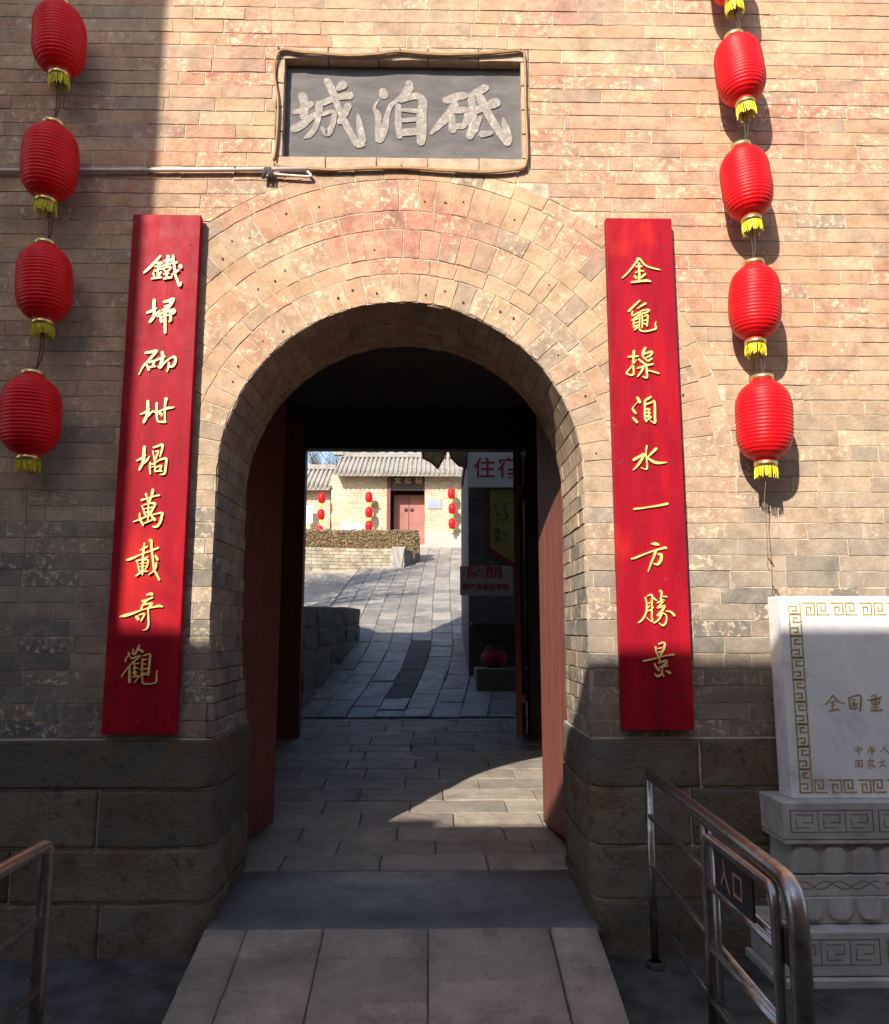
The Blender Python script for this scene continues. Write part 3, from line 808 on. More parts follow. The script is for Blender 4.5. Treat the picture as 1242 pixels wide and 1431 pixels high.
CH = '28,38,9 40,34,10 50,32,9;38,44,9 28,60,9 18,72,8 8,82,4;34,60,7 35,78,9;40,52,8 52,52,8 54,60,6 50,72,7 40,73,7;78,22,9 68,28,9 60,32,7;60,36,8 62,55,9 62,75,10 58,86,9;65,78,7 72,62,4;72,36,10 80,52,9 90,70,9 100,85,9 108,95,9;102,62,2 106,76,8 110,92,8;66,52,9 80,47,9 92,42,12;74,84,8 86,82,6'
glyph('character', CH, (595, 100), 9.55, YC, 'wornchar', pq, .004, None, 1.22)

# cable draped round the plaque, pipe to its left
def wpts(pp, sc, ox, oy, Y): return [Vector((W(ox + a / sc, oy + b / sc, Y)[0], Y, W(ox + a / sc, oy + b / sc, Y)[1])) for a, b in pp]
path = [(68, 540), (80, 450), (86, 300), (72, 190), (78, 118), (105, 84), (180, 95), (250, 100), (330, 106), (400, 108), (500, 102), (590, 92), (700, 102), (850, 104), (1000, 96), (1085, 90), (1102, 130), (1105, 300), (1112, 480), (1108, 545), (1085, 575), (950, 590), (780, 583), (600, 572), (400, 577), (300, 580), (200, 575), (100, 570), (72, 548)]
cb = thing('plaque_cable', 'brown cable looped round the border of the dark plaque', 'cable', (PX0, -.02, PZ0))
for off, yy in ((0, -.018), (5, -.024)):
    bm = bmesh.new(); P = wpts([(a, b + off) for a, b in path], 2.957, 360, 40, yy)
    P = [Vector(p) for p in catmull([tuple(p) for p in P], 4)]
    for p in P: p.y += -.004 + .004 * noise.noise(p * 6)
    tube(bm, P, .0068, 8); link('cable_strand', bm, 'cable', cb)
bm = bmesh.new()
for pxx, pyy in ((92, 86), (592, 92), (1086, 92), (598, 573), (1104, 572), (80, 330)):
    p = wpts([(pxx, pyy)], 2.957, 360, 40, -.02)[0]; tube(bm, [p + Vector((-.006, 0, .02)), p + Vector((0, -.014, 0)), p + Vector((.006, 0, -.02))], .003, 6)
link('tie', bm, 'wire', cb)
pp = thing('conduit_pipe', 'thin grey metal pipe fixed across the brickwork from the left edge to the plaque', 'pipe', (W(200, 237, 0)[0], -.03, W(200, 237, 0)[1]))
bm = bmesh.new()
P = wpts([(-7500, 2420), (0, 2380), (1500, 2372), (3000, 2368), (4300, 2362)], 10, 0, 0, -.028); tube(bm, P, .0125, 12); link('pipe', bm, 'pipe', pp)
bm = bmesh.new(); P = wpts([(3700, 2400), (3760, 2470), (3800, 2430), (4000, 2445), (4320, 2465), (4345, 2440), (4300, 2395)], 10, 0, 0, -.03)
tube(bm, [Vector(p) for p in catmull([tuple(p) for p in P], 4)], .008, 8); link('bent_end', bm, 'pipe', pp)
bm = bmesh.new()
for j in range(7):
    a = R.uniform(3690, 3800); P = wpts([(a, 2340), (a + R.uniform(-40, 40), 2400 + R.uniform(-20, 30)), (a + R.uniform(-60, 30), 2490)], 10, 0, 0, -.042); tube(bm, P, .006, 6)
link('wire_knot', bm, 'wire', pp)
for pxx in (60, 210, 330):
    p = wpts([(pxx * 10, 2377)], 10, 0, 0, -.01)[0]; bm = bmesh.new(); tube(bm, [p + Vector((0, .01, .022)), p + Vector((0, -.036, 0)), p + Vector((0, .01, -.022))], .004, 6); link('clip', bm, 'iron', pp)

# ------------------------------------------------------------------ couplet boards
YBD = -.065
def board(x0, x1, ztop, zbot, lab, chars, labc):
    t = thing('couplet_board', lab, 'couplet board', ((x0 + x1) / 2, YBD, (ztop + zbot) / 2), 'red couplet boards beside the arch')
    bm = bmesh.new(); box(bm, x0, x1, YBD, -.018, zbot, ztop, .003)
    link('board', bm, 'redboard', t)
    for k, (org, d) in enumerate(chars):
        glyph('character', d, org, 17.743, YBD, 'gold', t, .009, wsc=1.0)
    for i in range(5):
        zz = ztop - .18 - i * (ztop - zbot - .36) / 4
        for xx in (x0 + .05, x1 - .05):
            bm = bmesh.new(); tube(bm, [Vector((xx, YBD - .003, zz)), Vector((xx, YBD + .01, zz))], .006, 8); link('nail', bm, 'iron', t)
    return t
LEFT = [((195, 350), '53,15,5 40,30,5.5 25,45,6 13,56,4;46,33,4 54,31,4 58,33,3;46,40,4 48,36,3;48,36,4 47,52,4 47,68,4;40,41,3 54,38,3;38,52,4 55,47,3;36,58,4 38,66,3;55,55,4 51,62,3;32,71,4 54,68,5;72,16,7 71,28,5 70,38,4;65,28,6 80,25,7;52,43,3 66,37,3 80,34,3 94,31,5;58,47,3 66,44,3 78,42,4 77,48,4 70,54,3;59,47,3 67,54,3;69,54,4 69,70,4;62,60,3 74,58,3;62,72,4 81,68,5;85,15,5 88,40,5 90,60,5 96,76,5 101,89,6 106,80,2;103,40,8 104,43,8;98,51,5 90,57,4 82,63,3'),
((195, 410), '38,18,7 37,35,7 38,55,7 28,71,7;20,49,4 33,44,6 42,38,4;37,57,5 50,46,4 52,44,3;46,58,4 58,50,3;63,22,6 75,19,7 85,15,7 80,26,8 72,38,6;65,33,4 76,30,4;58,42,4 67,40,4;66,38,6 65,60,6 65,98,6;50,52,3 62,48,3 75,45,6 87,43,7 87,49,6 80,52,5;54,60,6 56,71,6;78,52,6 79,66,6 76,71,4;60,58,3 75,55,3'),
((185, 480), '35,24,6 48,22,6 62,19,6 52,31,6 42,43,5 28,58,4 18,78,2;38,55,5 42,66,5;44,48,4 55,45,5 52,57,5 45,60,4;52,57,4 58,58,4;58,44,4 70,38,5 82,33,4;76,23,7 77,36,7 73,48,6 70,60,5;66,58,3 71,61,5 78,52,5 88,43,4 98,36,4 107,35,6 108,46,6 102,57,6 93,58,4;92,49,4 91,60,4 88,70,3'),
((185, 550), '40,20,6 40,40,7 39,52,7 30,71,7;22,52,3 34,47,5 44,39,3;42,55,5 52,45,4 62,48,4 75,42,4 90,37,6 104,35,3;62,25,5 62,50,5 65,69,4 80,71,5 84,71,4;85,14,8 83,28,5 82,50,4 83,71,4;69,52,3 74,50,4 74,56,3'),
((180, 615), '40,18,7 39,35,7 37,55,7 28,73,6;21,52,3 33,46,5 43,38,3;40,57,5 47,50,5 53,41,2;63,19,4 75,15,5 85,12,5 84,25,5 79,41,3;61,28,3 64,42,3 66,60,3 67,78,4;68,29,3 75,28,3 71,40,4 67,50,3;68,57,2 78,50,4 93,46,5 95,52,5 93,70,5 90,84,5 79,86,2;54,56,3 54,70,4 55,84,4;55,60,3 65,60,3;70,68,3 82,64,4 81,70,4 78,76,4;68,78,4 84,77,3;56,68,2 66,66,2'),
((175, 680), '42,34,5 56,30,3 66,27,4 75,24,3 86,22,4;53,19,5 56,30,3 59,42,3;70,9,7 68,20,6 64,32,4 60,42,3;43,48,3 47,58,3 50,68,4 56,75,3;46,47,2 60,42,3 73,42,6 76,45,5 70,56,5 64,68,5;59,44,3 59,62,3 58,80,3 56,88,2;49,56,2 68,52,3;52,65,3 65,62,3;22,88,2 38,82,4 55,75,3 75,69,3 93,66,5 92,76,6 88,90,6 79,100,6 69,99,2;38,67,3 39,80,5 46,96,4;46,93,2 58,88,3 70,82,3 68,76,3;68,74,4 75,83,6'),
((170, 750), '15,58,5 28,54,6 50,44,3 72,36,4 92,28,5;58,17,4 56,32,5 54,55,5 53,94,4;48,34,3 65,25,4;70,10,4 75,10,6 76,30,5 79,55,5 82,80,5 90,97,5 95,107,5;38,60,3 55,56,3 66,50,3;40,60,3 43,75,3 46,85,4;55,59,3 66,57,4 66,70,4 60,82,3;47,67,2 62,65,2;47,75,2 60,73,2;54,84,5 48,90,4 38,97,4;46,88,3 66,86,3;86,48,5 91,57,6;88,66,4 86,76,6 80,86,4 69,95,2'),
((165, 825), '73,11,4 83,9,7 86,10,6;62,27,5 73,24,5 87,18,4;72,27,4 62,38,5 59,48,4;66,36,3 86,32,5 80,40,5 75,46,4;6,65,2 18,63,7 38,57,6 60,49,3 75,45,3 88,42,4 102,39,6 112,41,3;76,44,4 77,65,4 77,85,5 72,96,5 63,99,2;48,66,7 52,72,6;54,61,3 67,58,4 64,67,4 59,76,3'),
((165, 895), '54,12,4 49,24,5 43,34,4;53,22,4 62,28,5;39,22,3 38,32,3 42,35,3;26,30,3 29,36,4 22,44,3 20,51,5;31,40,2 37,45,4 48,40,3 57,39,3 45,49,3 30,63,3 18,78,3 10,90,3;30,66,4 30,85,5 30,103,6;42,53,2 42,70,3 42,86,3;42,58,3 53,57,3;40,69,3 50,68,3;38,80,3 47,78,3 42,87,2;37,91,3 50,88,4;65,38,3 79,34,4 81,40,4 79,60,4 77,86,4;62,46,3 61,75,3 62,95,2 63,106,3 75,108,3 90,106,3 96,103,4 97,90,3 98,75,2;65,48,3 72,47,3;65,58,3 69,59,3;55,72,2 75,70,3;72,80,3 62,83,3 52,93,2 43,104,3;64,85,2 76,84,3')]
RIGHT = [((860, 350), '55,22,6 42,40,4 28,57,4 15,69,3;51,21,3 58,22,5 68,34,4 78,41,4 95,46,4 109,49,2;56,33,5 57,50,5 57,75,5;49,41,4 62,40,5;48,56,4 57,52,3 68,52,3;46,65,6 50,70,4;71,60,6 62,68,5;38,80,5 55,78,5 75,76,6 85,78,3'),
((860, 415), '58,10,4 45,22,5 31,36,5;72,17,6 62,23,4 52,30,2;40,36,3 40,47,4 50,42,3 64,35,3 78,32,3 82,34,4 75,39,4 58,44,4 48,52,4 38,59,3;58,38,4 58,60,3 57,78,3 62,85,4 75,86,4 88,83,4 98,79,5 97,70,3 98,62,2;43,58,4 43,76,3;45,58,3 56,54,3;46,66,3 55,63,3;45,74,4 54,71,3;46,82,5 52,76,4;64,46,3 65,60,3 64,77,3;68,50,2 77,46,4 77,60,4 76,73,4;69,60,3 75,58,3;68,67,3 76,70,4'),
((865, 480), '35,20,6 34,35,5 33,50,4 34,62,4 34,77,4 26,79,4 17,74,4 24,64,4 34,52,3 41,41,2;21,34,4 33,33,5 46,32,3;63,12,6 58,22,7 57,32,4 66,42,4 72,43,5 79,38,4;60,27,4 74,22,5 80,22,5 76,30,5 66,35,4;47,40,4 54,46,5 62,52,4;44,62,4 60,57,4 72,54,5 82,52,4;58,62,5 52,72,5 44,83,3;65,52,5 67,70,4 67,86,4 57,83,3;70,68,3 83,71,4 96,75,4'),
((865, 545), '44,20,6 49,30,8;45,30,2 35,41,2 32,47,4 36,54,6 39,58,5;33,70,5 42,80,7;77,18,5 70,22,6 62,27,4;62,27,4 62,50,4 63,70,5 66,79,4;65,36,5 78,32,4 85,28,4 87,45,5 87,65,5 87,82,5 75,77,2;64,48,4 74,48,3 70,53,4;66,57,3 75,57,4 70,63,3;65,66,5 77,68,5 68,75,3'),
((870, 610), '58,24,4 56,45,3 58,60,3 58,81,4 44,78,2;26,58,7 40,50,6 51,44,5 45,58,6 35,73,5 25,83,3;52,46,3 62,55,5 76,64,7 90,66,6 107,65,2;81,31,7 72,40,6 62,50,3'),
((870, 680), '27,56,5 45,54,4 65,51,4 90,47,5 109,43,6'),
((875, 750), '61,18,3 70,18,8 78,20,5;11,55,3 20,53,5 45,43,4 70,34,4 94,28,6 98,30,3;71,36,7 67,50,5 60,66,4 53,87,2;78,44,5 85,45,6 84,58,7 76,69,6 66,67,3'),
((880, 815), '37,36,4 40,50,3 40,68,4 35,82,4 28,92,4 20,98,3;42,32,3 53,29,4 53,45,4 53,65,3 53,85,4 54,95,4 47,92,2 40,85,2;44,50,3 52,48,3;43,62,2 48,55,2;43,68,3 50,67,4 57,60,2;58,38,5 64,43,3;74,20,7 77,25,5 75,40,4;82,33,3 89,34,4;66,49,3 75,45,5 83,42,4 74,53,4 68,61,5;68,62,3 84,56,5 78,68,6 68,80,6;78,74,4 70,90,4 58,99,3;80,74,3 88,80,3 89,92,3 85,102,4 79,105,4 70,99,2;88,69,3 100,72,5 108,80,6'),
((885, 885), '61,27,3 72,23,4 76,27,5 74,38,5 68,50,5 64,60,4;53,34,4 55,46,3 60,58,4;58,38,3 70,36,3;60,48,3 70,44,3;24,69,4 38,66,4 58,61,3 78,56,3 97,53,5;63,60,3 63,72,3;50,75,3 56,86,5 62,92,5;60,74,3 80,68,6 76,77,5 65,85,5;70,84,3 84,80,3;70,88,3 70,100,3 73,106,3;70,100,3 58,107,5 52,100,2;80,94,4 88,98,7')]
bl0, bzt = W(187, 299, YBD); bl1, _ = W(283, 303, YBD); bl2, bzb = W(140, 1027, YBD); bl3, _ = W(243, 1028, YBD)
board((bl0 + bl2) / 2, (bl1 + bl3) / 2, bzt, bzb, 'red couplet board left of the arch, its left strip and foot in shade', LEFT, '')
br0, rzt = W(845, 304, YBD); br1, _ = W(936, 304, YBD); br2, rzb = W(870, 1021, YBD); br3, _ = W(972, 1021, YBD)
board((br0 + br2) / 2, (br1 + br3) / 2, rzt, rzb, 'red couplet board right of the arch, sunlit across its whole width, foot in shade', RIGHT, '')
# ------------------------------------------------------------------ lanterns
def make_lantern(name, label, group, r, h, loc, tilt=(0, 0), seed=0, wr=1.0):
    rr = random.Random(seed)
    t = thing(name, label, 'lantern', loc, group)
    bm = bmesh.new(); prof = []; nr = 23; dent = rr.uniform(0, 6)
    for i in range(nr * 4 + 1):
        u = i / (nr * 4); a = (u - .5) * 2
        rad_ = r * (1 - abs(a) ** 3.6) ** .56 if abs(a) < .999 else 0
        rad_ = max(rad_, r * .40)
        rad_ -= r * (.034, .008, 0, .008)[i % 4]
        prof.append((rad_ * wr, (u - .5) * h))
    rings = lathe(bm, prof, 40)
    for v in bm.verts:
        k = 1 + .03 * noise.noise(v.co * 9 + Vector((dent, 0, 0))); v.co.x *= k; v.co.y *= k
    bm.faces.new(rings[0][::-1]); bm.faces.new(rings[-1])
    def loc_link(nm, b_, mat, par):
        me = bpy.data.meshes.new(nm); b_.to_mesh(me); b_.free(); me.materials.append(MT[mat]); o = bpy.data.objects.new(nm, me); COL.objects.link(o); o.parent = par; return o
    body = loc_link('lantern_body', bm, 'silk', t)
    for nm, z0, z1 in (('top_ring', h * .5 - .004, h * .5 + .022), ('bottom_ring', -h * .5 - .024, -h * .5 + .004)):
        bm = bmesh.new(); q = r * .40
        g = lathe(bm, [(q * .86, z0), (q, z0), (q * 1.02, (z0 + z1) / 2), (q, z1), (q * .86, z1)], 24)
        bm.faces.new(g[0]); bm.faces.new(g[-1]); bmesh.ops.recalc_face_normals(bm, faces=bm.faces)
        loc_link(nm, bm, 'brass', t)
    bm = bmesh.new(); q = r * .37
    for i in range(64):
        a = 2 * math.pi * i / 64 + rr.uniform(-.05, .05); L = .062 * rr.uniform(.8, 1.15); x, y_ = q * math.cos(a), q * math.sin(a)
        z0 = -h * .5 - .02; dx = rr.uniform(-.005, .005)
        wv = Vector((-math.sin(a), math.cos(a), 0)) * .0021
        P = [Vector((x, y_, z0)), Vector((x * 1.03 + dx * .4, y_ * 1.03, z0 - L * .5)), Vector((x * 1.0 + dx, y_, z0 - L))]
        for p0, p1 in zip(P, P[1:]):
            bm.faces.new([bm.verts.new(v) for v in (p0 - wv, p0 + wv, p1 + wv, p1 - wv)])
            nn = Vector((math.cos(a), math.sin(a), 0)) * .0018
            bm.faces.new([bm.verts.new(v) for v in (p0 - nn, p0 + nn, p1 + nn, p1 - nn)])
    loc_link('fringe', bm, 'fringe', t)
    t.rotation_euler = (tilt[0], tilt[1], rr.uniform(0, 6.28))
    return t
YL = -.19
lset = [(1020, -44, 62, 104), (1033, 98, 66, 106), (1042, 256, 68, 110), (1054, 423, 70, 112), (1067, 588, 77, 120)]
rl = ['red lantern at the top of the right hand string, cut by the photo edge', 'sunlit red lantern, second from the top on the right string', 'sunlit red lantern in the middle of the right string', 'sunlit red lantern level with the top characters of the right board', 'lowest and largest red lantern of the right string, above the white stele']
pos = {}
for k, (px, py, pw, ph) in enumerate(lset):
    x, z = W(px, py, YL); m = MPP(px, py, YL)
    make_lantern('red_lantern', rl[k], 'red lanterns on the two strings', pw * m / 2, ph * m * .98, (x, YL, z), (rad(R.uniform(-2, 2)), rad((-2, -5, -4, 2, 1)[k])), 10 + k)
    pos[('r', k)] = (x, z, ph * m * .49)
lset2 = [(83, 55, 70, 106), (70, 227, 74, 112), (62, 396, 74, 114), (43, 581, 80, 118)]
ll = ['shaded red lantern touching the top edge of the photo, highest on the left string', 'shaded red lantern in front of the grey pipe', 'shaded red lantern beside the top of the left board, third from the top', 'lowest red lantern of the left string, at the photo edge']
for k, (px, py, pw, ph) in enumerate(lset2):
    x, z = W(px, py, YL); m = MPP(px, py, YL)
    make_lantern('red_lantern', ll[k], 'red lanterns on the two strings', pw * m / 2, ph * m * .98, (x, YL, z), (rad(R.uniform(-2, 2)), rad((3, 2, 2, 1)[k])), 30 + k)
    pos[('l', k)] = (x, z, ph * m * .49)
for side, n, lab in (('r', 5, 'dark cord that carries the right hand string of lanterns'), ('l', 4, 'dark cord that carries the left hand string of lanterns')):
    t = thing('lantern_cord', lab, 'cord', (pos[(side, 0)][0], YL, pos[(side, 0)][1] + 1))
    bm = bmesh.new(); p = pos[(side, 0)]
    tube(bm, [Vector((p[0], YL, p[1] + p[2])), Vector((p[0] - .01, YL + .05, p[1] + p[2] + .6))], .004, 6); link('cord_segment', bm, 'wire', t)
    for k in range(n - 1):
        a, b = pos[(side, k)], pos[(side, k + 1)]
        p0 = Vector((a[0], YL, a[1] - a[2] - .01)); p1 = Vector((b[0], YL, b[1] + b[2] + .005)); mid = (p0 + p1) / 2 + Vector((.012, .0, -.03))
        for off in (0, .008):
            bm = bmesh.new(); tube(bm, catmull([tuple(p0 + Vector((off, 0, 0))), tuple(mid + Vector((off * 2, 0, 0))), tuple(p1 - Vector((off, 0, 0)))], 5), .0035, 6); link('cord_segment', bm, 'wire', t)
        # wire bail over the ring
        bm = bmesh.new(); rr_ = .048; tube(bm, [(b[0] - rr_, YL, b[1] + b[2] + .01), (b[0], YL, b[1] + b[2] + .05), (b[0] + rr_, YL, b[1] + b[2] + .01)], .0022, 5); link('wire_bail', bm, 'wire', t)
    if side == 'r':
        bm = bmesh.new(); a = pos[('r', 4)]
        P = [W(x_, y_, YL) for x_, y_ in ((1072, 672), (1070, 700), (1073, 735), (1075, 785), (1074, 790), (1078, 798))]
        tube(bm, catmull([(q[0], YL + .02, q[1]) for q in P], 4), .002, 5)
        for (x_, y_) in ((1074, 780), (1078, 784)):
            q = W(x_, y_, YL); tube(bm, [(q[0] - .008, YL, q[1] + .012), (q[0] + .004, YL + .01, q[1]), (q[0] + .01, YL, q[1] - .03)], .0035, 5)
        link('loose_end', bm, 'brownwire', t)
    else:
        bm = bmesh.new(); P = [W(x_, y_, -.03) for x_, y_ in ((36, 676), (37, 720), (34, 770), (32, 792))]
        tube(bm, catmull([(q[0], -.03, q[1]) for q in P], 4), .002, 5); link('loose_end', bm, 'brownwire', t)

# ------------------------------------------------------------------ metal rails
RC = .86
def rail_poly(pts, rcorner):
    out = [pts[0]]
    for a, b, c in zip(pts, pts[1:], pts[2:]):
        a, b, c = Vector(a), Vector(b), Vector(c); u = (a - b).normalized(); v = (c - b).normalized()
        for k in range(7):
            t = k / 6; p0 = b + u * rcorner; p1 = b + v * rcorner
            out.append(tuple((p0 * (1 - t) ** 2) + b * 2 * t * (1 - t) + p1 * t ** 2))
    out.append(pts[-1]); return out
t = thing('entrance_rail', 'long steel hand rail with a rounded end running out from the wall beside the stele', 'railing', (1.14, -1.0, 0))
X1 = 1.065; YN = -1.90; YFAR = -.21; HT = .88
bm = bmesh.new(); tube(bm, rail_poly([(X1, YFAR, HT + .01), (X1, YN, HT), (X1, YN, -.0)], .10), .0295, 20); link('top_rail', bm, 'steel', t)
bm = bmesh.new(); tube(bm, [(X1, YFAR + .03, .0), (X1, YFAR + .03, HT - .02)], .020, 16); link('post', bm, 'steel', t)
bm = bmesh.new(); tube(bm, [(X1, -1.08, .0), (X1, -1.08, HT - .02)], .020, 16); link('post', bm, 'steel', t)
for zz in (.69, .46, .24):
    bm = bmesh.new(); tube(bm, [(X1, YFAR + .03, zz), (X1, YN, zz - .01)], .0145, 12); link('bar', bm, 'steel', t)
for yy in (YFAR + .03, -1.08, YN):
    bm = bmesh.new(); lathe(bm, [(.045, -.01), (.045, .012), (.030, .02)], 16, X1, yy); link('foot', bm, 'iron', t)
t.rotation_euler.z = -.033
t = thing('rail_gate', 'small hinged steel gate with a black entrance sign, folded against the long rail', 'gate', (1.07, -1.5, 0))
X2 = 1.000; ya, yb_ = -1.25, -1.835; zt = .862
bm = bmesh.new(); tube(bm, rail_poly([(X2, ya, .12), (X2, ya, zt), (X2, yb_, zt - .005), (X2, yb_, .12), (X2, ya, .12)], .05), .0165, 16); link('frame', bm, 'steel', t)
bm = bmesh.new(); tube(bm, [(X2 + .012, ya - .055, .13), (X2 + .012, ya - .055, zt - .01)], .012, 12); link('bar', bm, 'steel', t)
for zz in (.70, .485, .31):
    bm = bmesh.new(); tube(bm, [(X2, ya, zz), (X2, yb_, zz - .005)], .0125, 12); link('bar', bm, 'steel', t)
bm = bmesh.new(); box(bm, X2 - .004, X2 + .004, yb_ + .16, ya - .10, .705, zt - .015)
pn = link('sign_panel', bm, 'signblack', t)
# letters on the panel face (facing the ramp)
def side_stroke(bm, pts, X, w_):
    for a, b in zip(pts, pts[1:]):
        a = Vector((X, a[0], a[1])); b = Vector((X, b[0], b[1])); u = (b - a).normalized(); n_ = Vector((0, -u.z, u.y)) * w_ / 2
        a, b = a - u * w_ * .4, b + u * w_ * .4
        vs = [bm.verts.new(p) for p in (a + n_, a - n_, b - n_, b + n_)]; vt = [bm.verts.new(v.co - Vector((.0015, 0, 0))) for v in vs]
        bm.faces.new(vs); bm.faces.new(vt[::-1])
        for i in range(4): j = (i + 1) % 4; bm.faces.new((vs[i], vs[j], vt[j], vt[i]))
xs_ = X2 - .0048; yc = -1.448; zc = .78
bm = bmesh.new(); side_stroke(bm, [(yc + .008, zc + .045), (yc + .002, zc + .01), (yc + .035, zc - .035)], xs_, .009); side_stroke(bm, [(yc + .002, zc + .008), (yc - .04, zc - .045)], xs_ - .0006, .009); link('character', bm, 'copper', pn)
yc = -1.56; bm = bmesh.new(); side_stroke(bm, [(yc + .032, zc + .03), (yc + .032, zc - .036)], xs_, .009); side_stroke(bm, [(yc - .032, zc + .03), (yc - .032, zc - .036)], xs_, .009)
side_stroke(bm, [(yc + .032, zc + .03), (yc - .032, zc + .03)], xs_ - .0006, .009); side_stroke(bm, [(yc + .032, zc - .034), (yc - .032, zc - .034)], xs_ - .0006, .009); link('character', bm, 'copper', pn)
for zz in (.66, .28):
    bm = bmesh.new(); box(bm, X2 + .012, X1 - .02, yb_ - .035, yb_ + .012, zz, zz + .10, .003); link('hinge', bm, 'iron', t)
t = thing('side_rail', 'steel hand rail with three bars at the lower left corner', 'railing', (-1.36, -1.8, 0))
X3 = -1.272; yf = -1.44
bm = bmesh.new(); tube(bm, rail_poly([(X3, -3.3, .89), (X3, yf, .89), (X3, yf, 0)], .04), .0235, 18); link('top_rail', bm, 'steel', t)
for zz in (.66, .44, .22):
    bm = bmesh.new(); tube(bm, [(X3, yf, zz), (X3, -3.3, zz)], .0125, 12); link('bar', bm, 'steel', t)
bm = bmesh.new(); tube(bm, [(X3, -3.0, 0), (X3, -3.0, .88)], .0235, 14); link('post', bm, 'steel', t)
for yy in (yf, -3.0):
    bm = bmesh.new(); lathe(bm, [(.045, -.01), (.045, .012), (.030, .02)], 16, X3, yy); link('foot', bm, 'iron', t)

# ------------------------------------------------------------------ heritage stele
YS = -.215
st = thing('heritage_stele', 'white marble stele with gilt key pattern border on a carved base, at the right edge', 'stele', (2.4, -.14, 0))
sx0, sz0 = W(1106, 1117, YS); sx1 = sx0 + 1.62; _, sz1 = W(1100, 833, YS)
boxo('tablet', sx0, sx1, YS, YS + .145, sz0, sz1, 'marble', st, .006)
# key pattern units
mw = .0735; spir = [(0, 0), (0, 1), (1, 1), (1, .28), (.34, .28), (.34, .66), (.68, .66)]
def key(cx_, cz_, rot, sz=mw * .80):
    bm = bmesh.new(); w_ = .0078
    pts = []
    for (a, b) in spir:
        a, b = a - .5, b - .5
        for _ in range(rot): a, b = -b, a
        pts.append((cx_ + a * sz, cz_ + b * sz))
    for i, (p, q) in enumerate(zip(pts, pts[1:])):
        x0, x1 = min(p[0], q[0]) - w_ / 2, max(p[0], q[0]) + w_ / 2; z0, z1 = min(p[1], q[1]) - w_ / 2, max(p[1], q[1]) + w_ / 2
        box(bm, x0, x1, YS - .0016 - i * .0001, YS + .001, z0, z1)
    return link('key_motif', bm, 'gilt', st)
kx = sx0 + .075; kz = sz0 + .06
n_up = 16; stepz = (sz1 - .065 - kz) / n_up
for i in range(n_up + 1): key(kx, kz + i * stepz, 0 if i % 2 else 2)
nk = 20; stepx = (sx1 - .075 - kx) / nk
for i in range(1, nk + 1):
    key(kx + i * stepx, kz, 1 if i % 2 else 3); key(kx + i * stepx, sz1 - .065, 3 if i % 2 else 1)
for i in range(1, n_up): key(sx1 - .075, kz + i * stepz, 0 if i % 2 else 2)
ENG = ['24,22,2 20,28,2 14,35,2.5;24,22,2 30,29,2 36,33,2 41,34,2;20,33,1.5 28,30,1.5;21,38,1.5 27,35,1.5;24,32,1.8 24,42,1.8;19,44,2 32,42,2.5',
 '47,26,2.2 48,40,2.2;48,26,2 55,23,2.2 63,23,2.6 64,32,3 63,44,3;50,29,1.5 57,28,1.5;51,34,1.5 56,33,1.5;50,37,1.6 59,36,1.6;54,29,1.6 54,36,1.6;49,41,2 59,40,2;57,33,1.5 58,35,1.5',
 '86,21,2 78,24,1.6;74,29,2 84,27,1.8 93,25,2.6;79,30,1.6 80,36,1.6;79,30,1.6 91,28,1.8 89,35,1.6;79,33,1.4 89,32,1.4;80,36,1.5 88,35,1.5;85,24,1.8 85,43,1.8;79,40,1.5 90,39,1.5;78,44,2 94,43,2.6',
 '56,98,1.1 57,102,1.1;57,102,1.1 65,101,1.1;65,101,1.1 65,97,1.1;56,98,1.1 65,97,1.1;60,95,1.3 61,108,1.3', '78,96,1.1 74,101,1;79,96,1.1 79,101,1.1;83,96,1 79,99,1 84,100,1;74,103,1.2 84,102,1.2;80,101,1.3 80,108,1.3', '98,96,1.4 96,99,1.2 92,103,1;97,97,1.2 100,101,1.4 104,105,1.2',
 '57,116,1.1 56,125,1.1;57,116,1.1 66,115,1.2;66,115,1.2 66,126,1.2;59,118,1 63,118,1;59,121,1 63,121,1;58,124,1 64,123,1;61,118,1 61,124,1', '77,112,1.2 78,114,1.1;72,118,1 73,116,1;73,116,1 82,115,1.1 81,117,1;74,119,1 80,118,1;78,119,1 74,124,1;77,120,1.2 78,127,1.2 75,126,.8;80,121,1 84,125,1.2', '93,113,1.2 94,115,1.2;90,118,1.2 98,116,1.2;96,117,1.1 94,121,1.2 91,125,1;92,117,1 95,121,1.1 100,124,1.4']
for d in ENG: glyph('character', d, (1140, 950), 10.22, YS, 'gilt', st, .0012)
# carved base: straight slab, petals, waist, waves, petals, slab
def prismlayer(name, dxy, z0, z1, mat='carved', bev=.004):
    return boxo(name, sx0 - dxy, sx1 + dxy, YS - dxy, YS + .145 + min(dxy, .055), z0, z1, mat, st, bev)
za = sz0
def zy(py, yy): return W(1120, py, yy)[1]
y1_ = YS - .085
L1t, L1b = zy(1119, y1_), zy(1174, y1_)
prismlayer('upper_slab', .085, L1b, min(L1t, za), bev=.004)
prismlayer('upper_fillet', .082, L1b - .022, L1b - .002)
zp1 = L1b - .024; zp0 = zy(1222, YS - .06)
zw1 = zp0; zw0 = zy(1252, YS - .05); zq0 = zy(1298, YS - .13); zs0 = zy(1366, YS - .17)
prismlayer('petal_core', .045, zp0, zp1); prismlayer('waist', .062, zw0, zw1 - .006)
prismlayer('petal_core', .075, zq0, zw0 - .002); 
prismlayer('lower_slab', .17, zs0, zq0 - .002, bev=.006); prismlayer('ground_slab', .20, -.02, zs0 - .004)
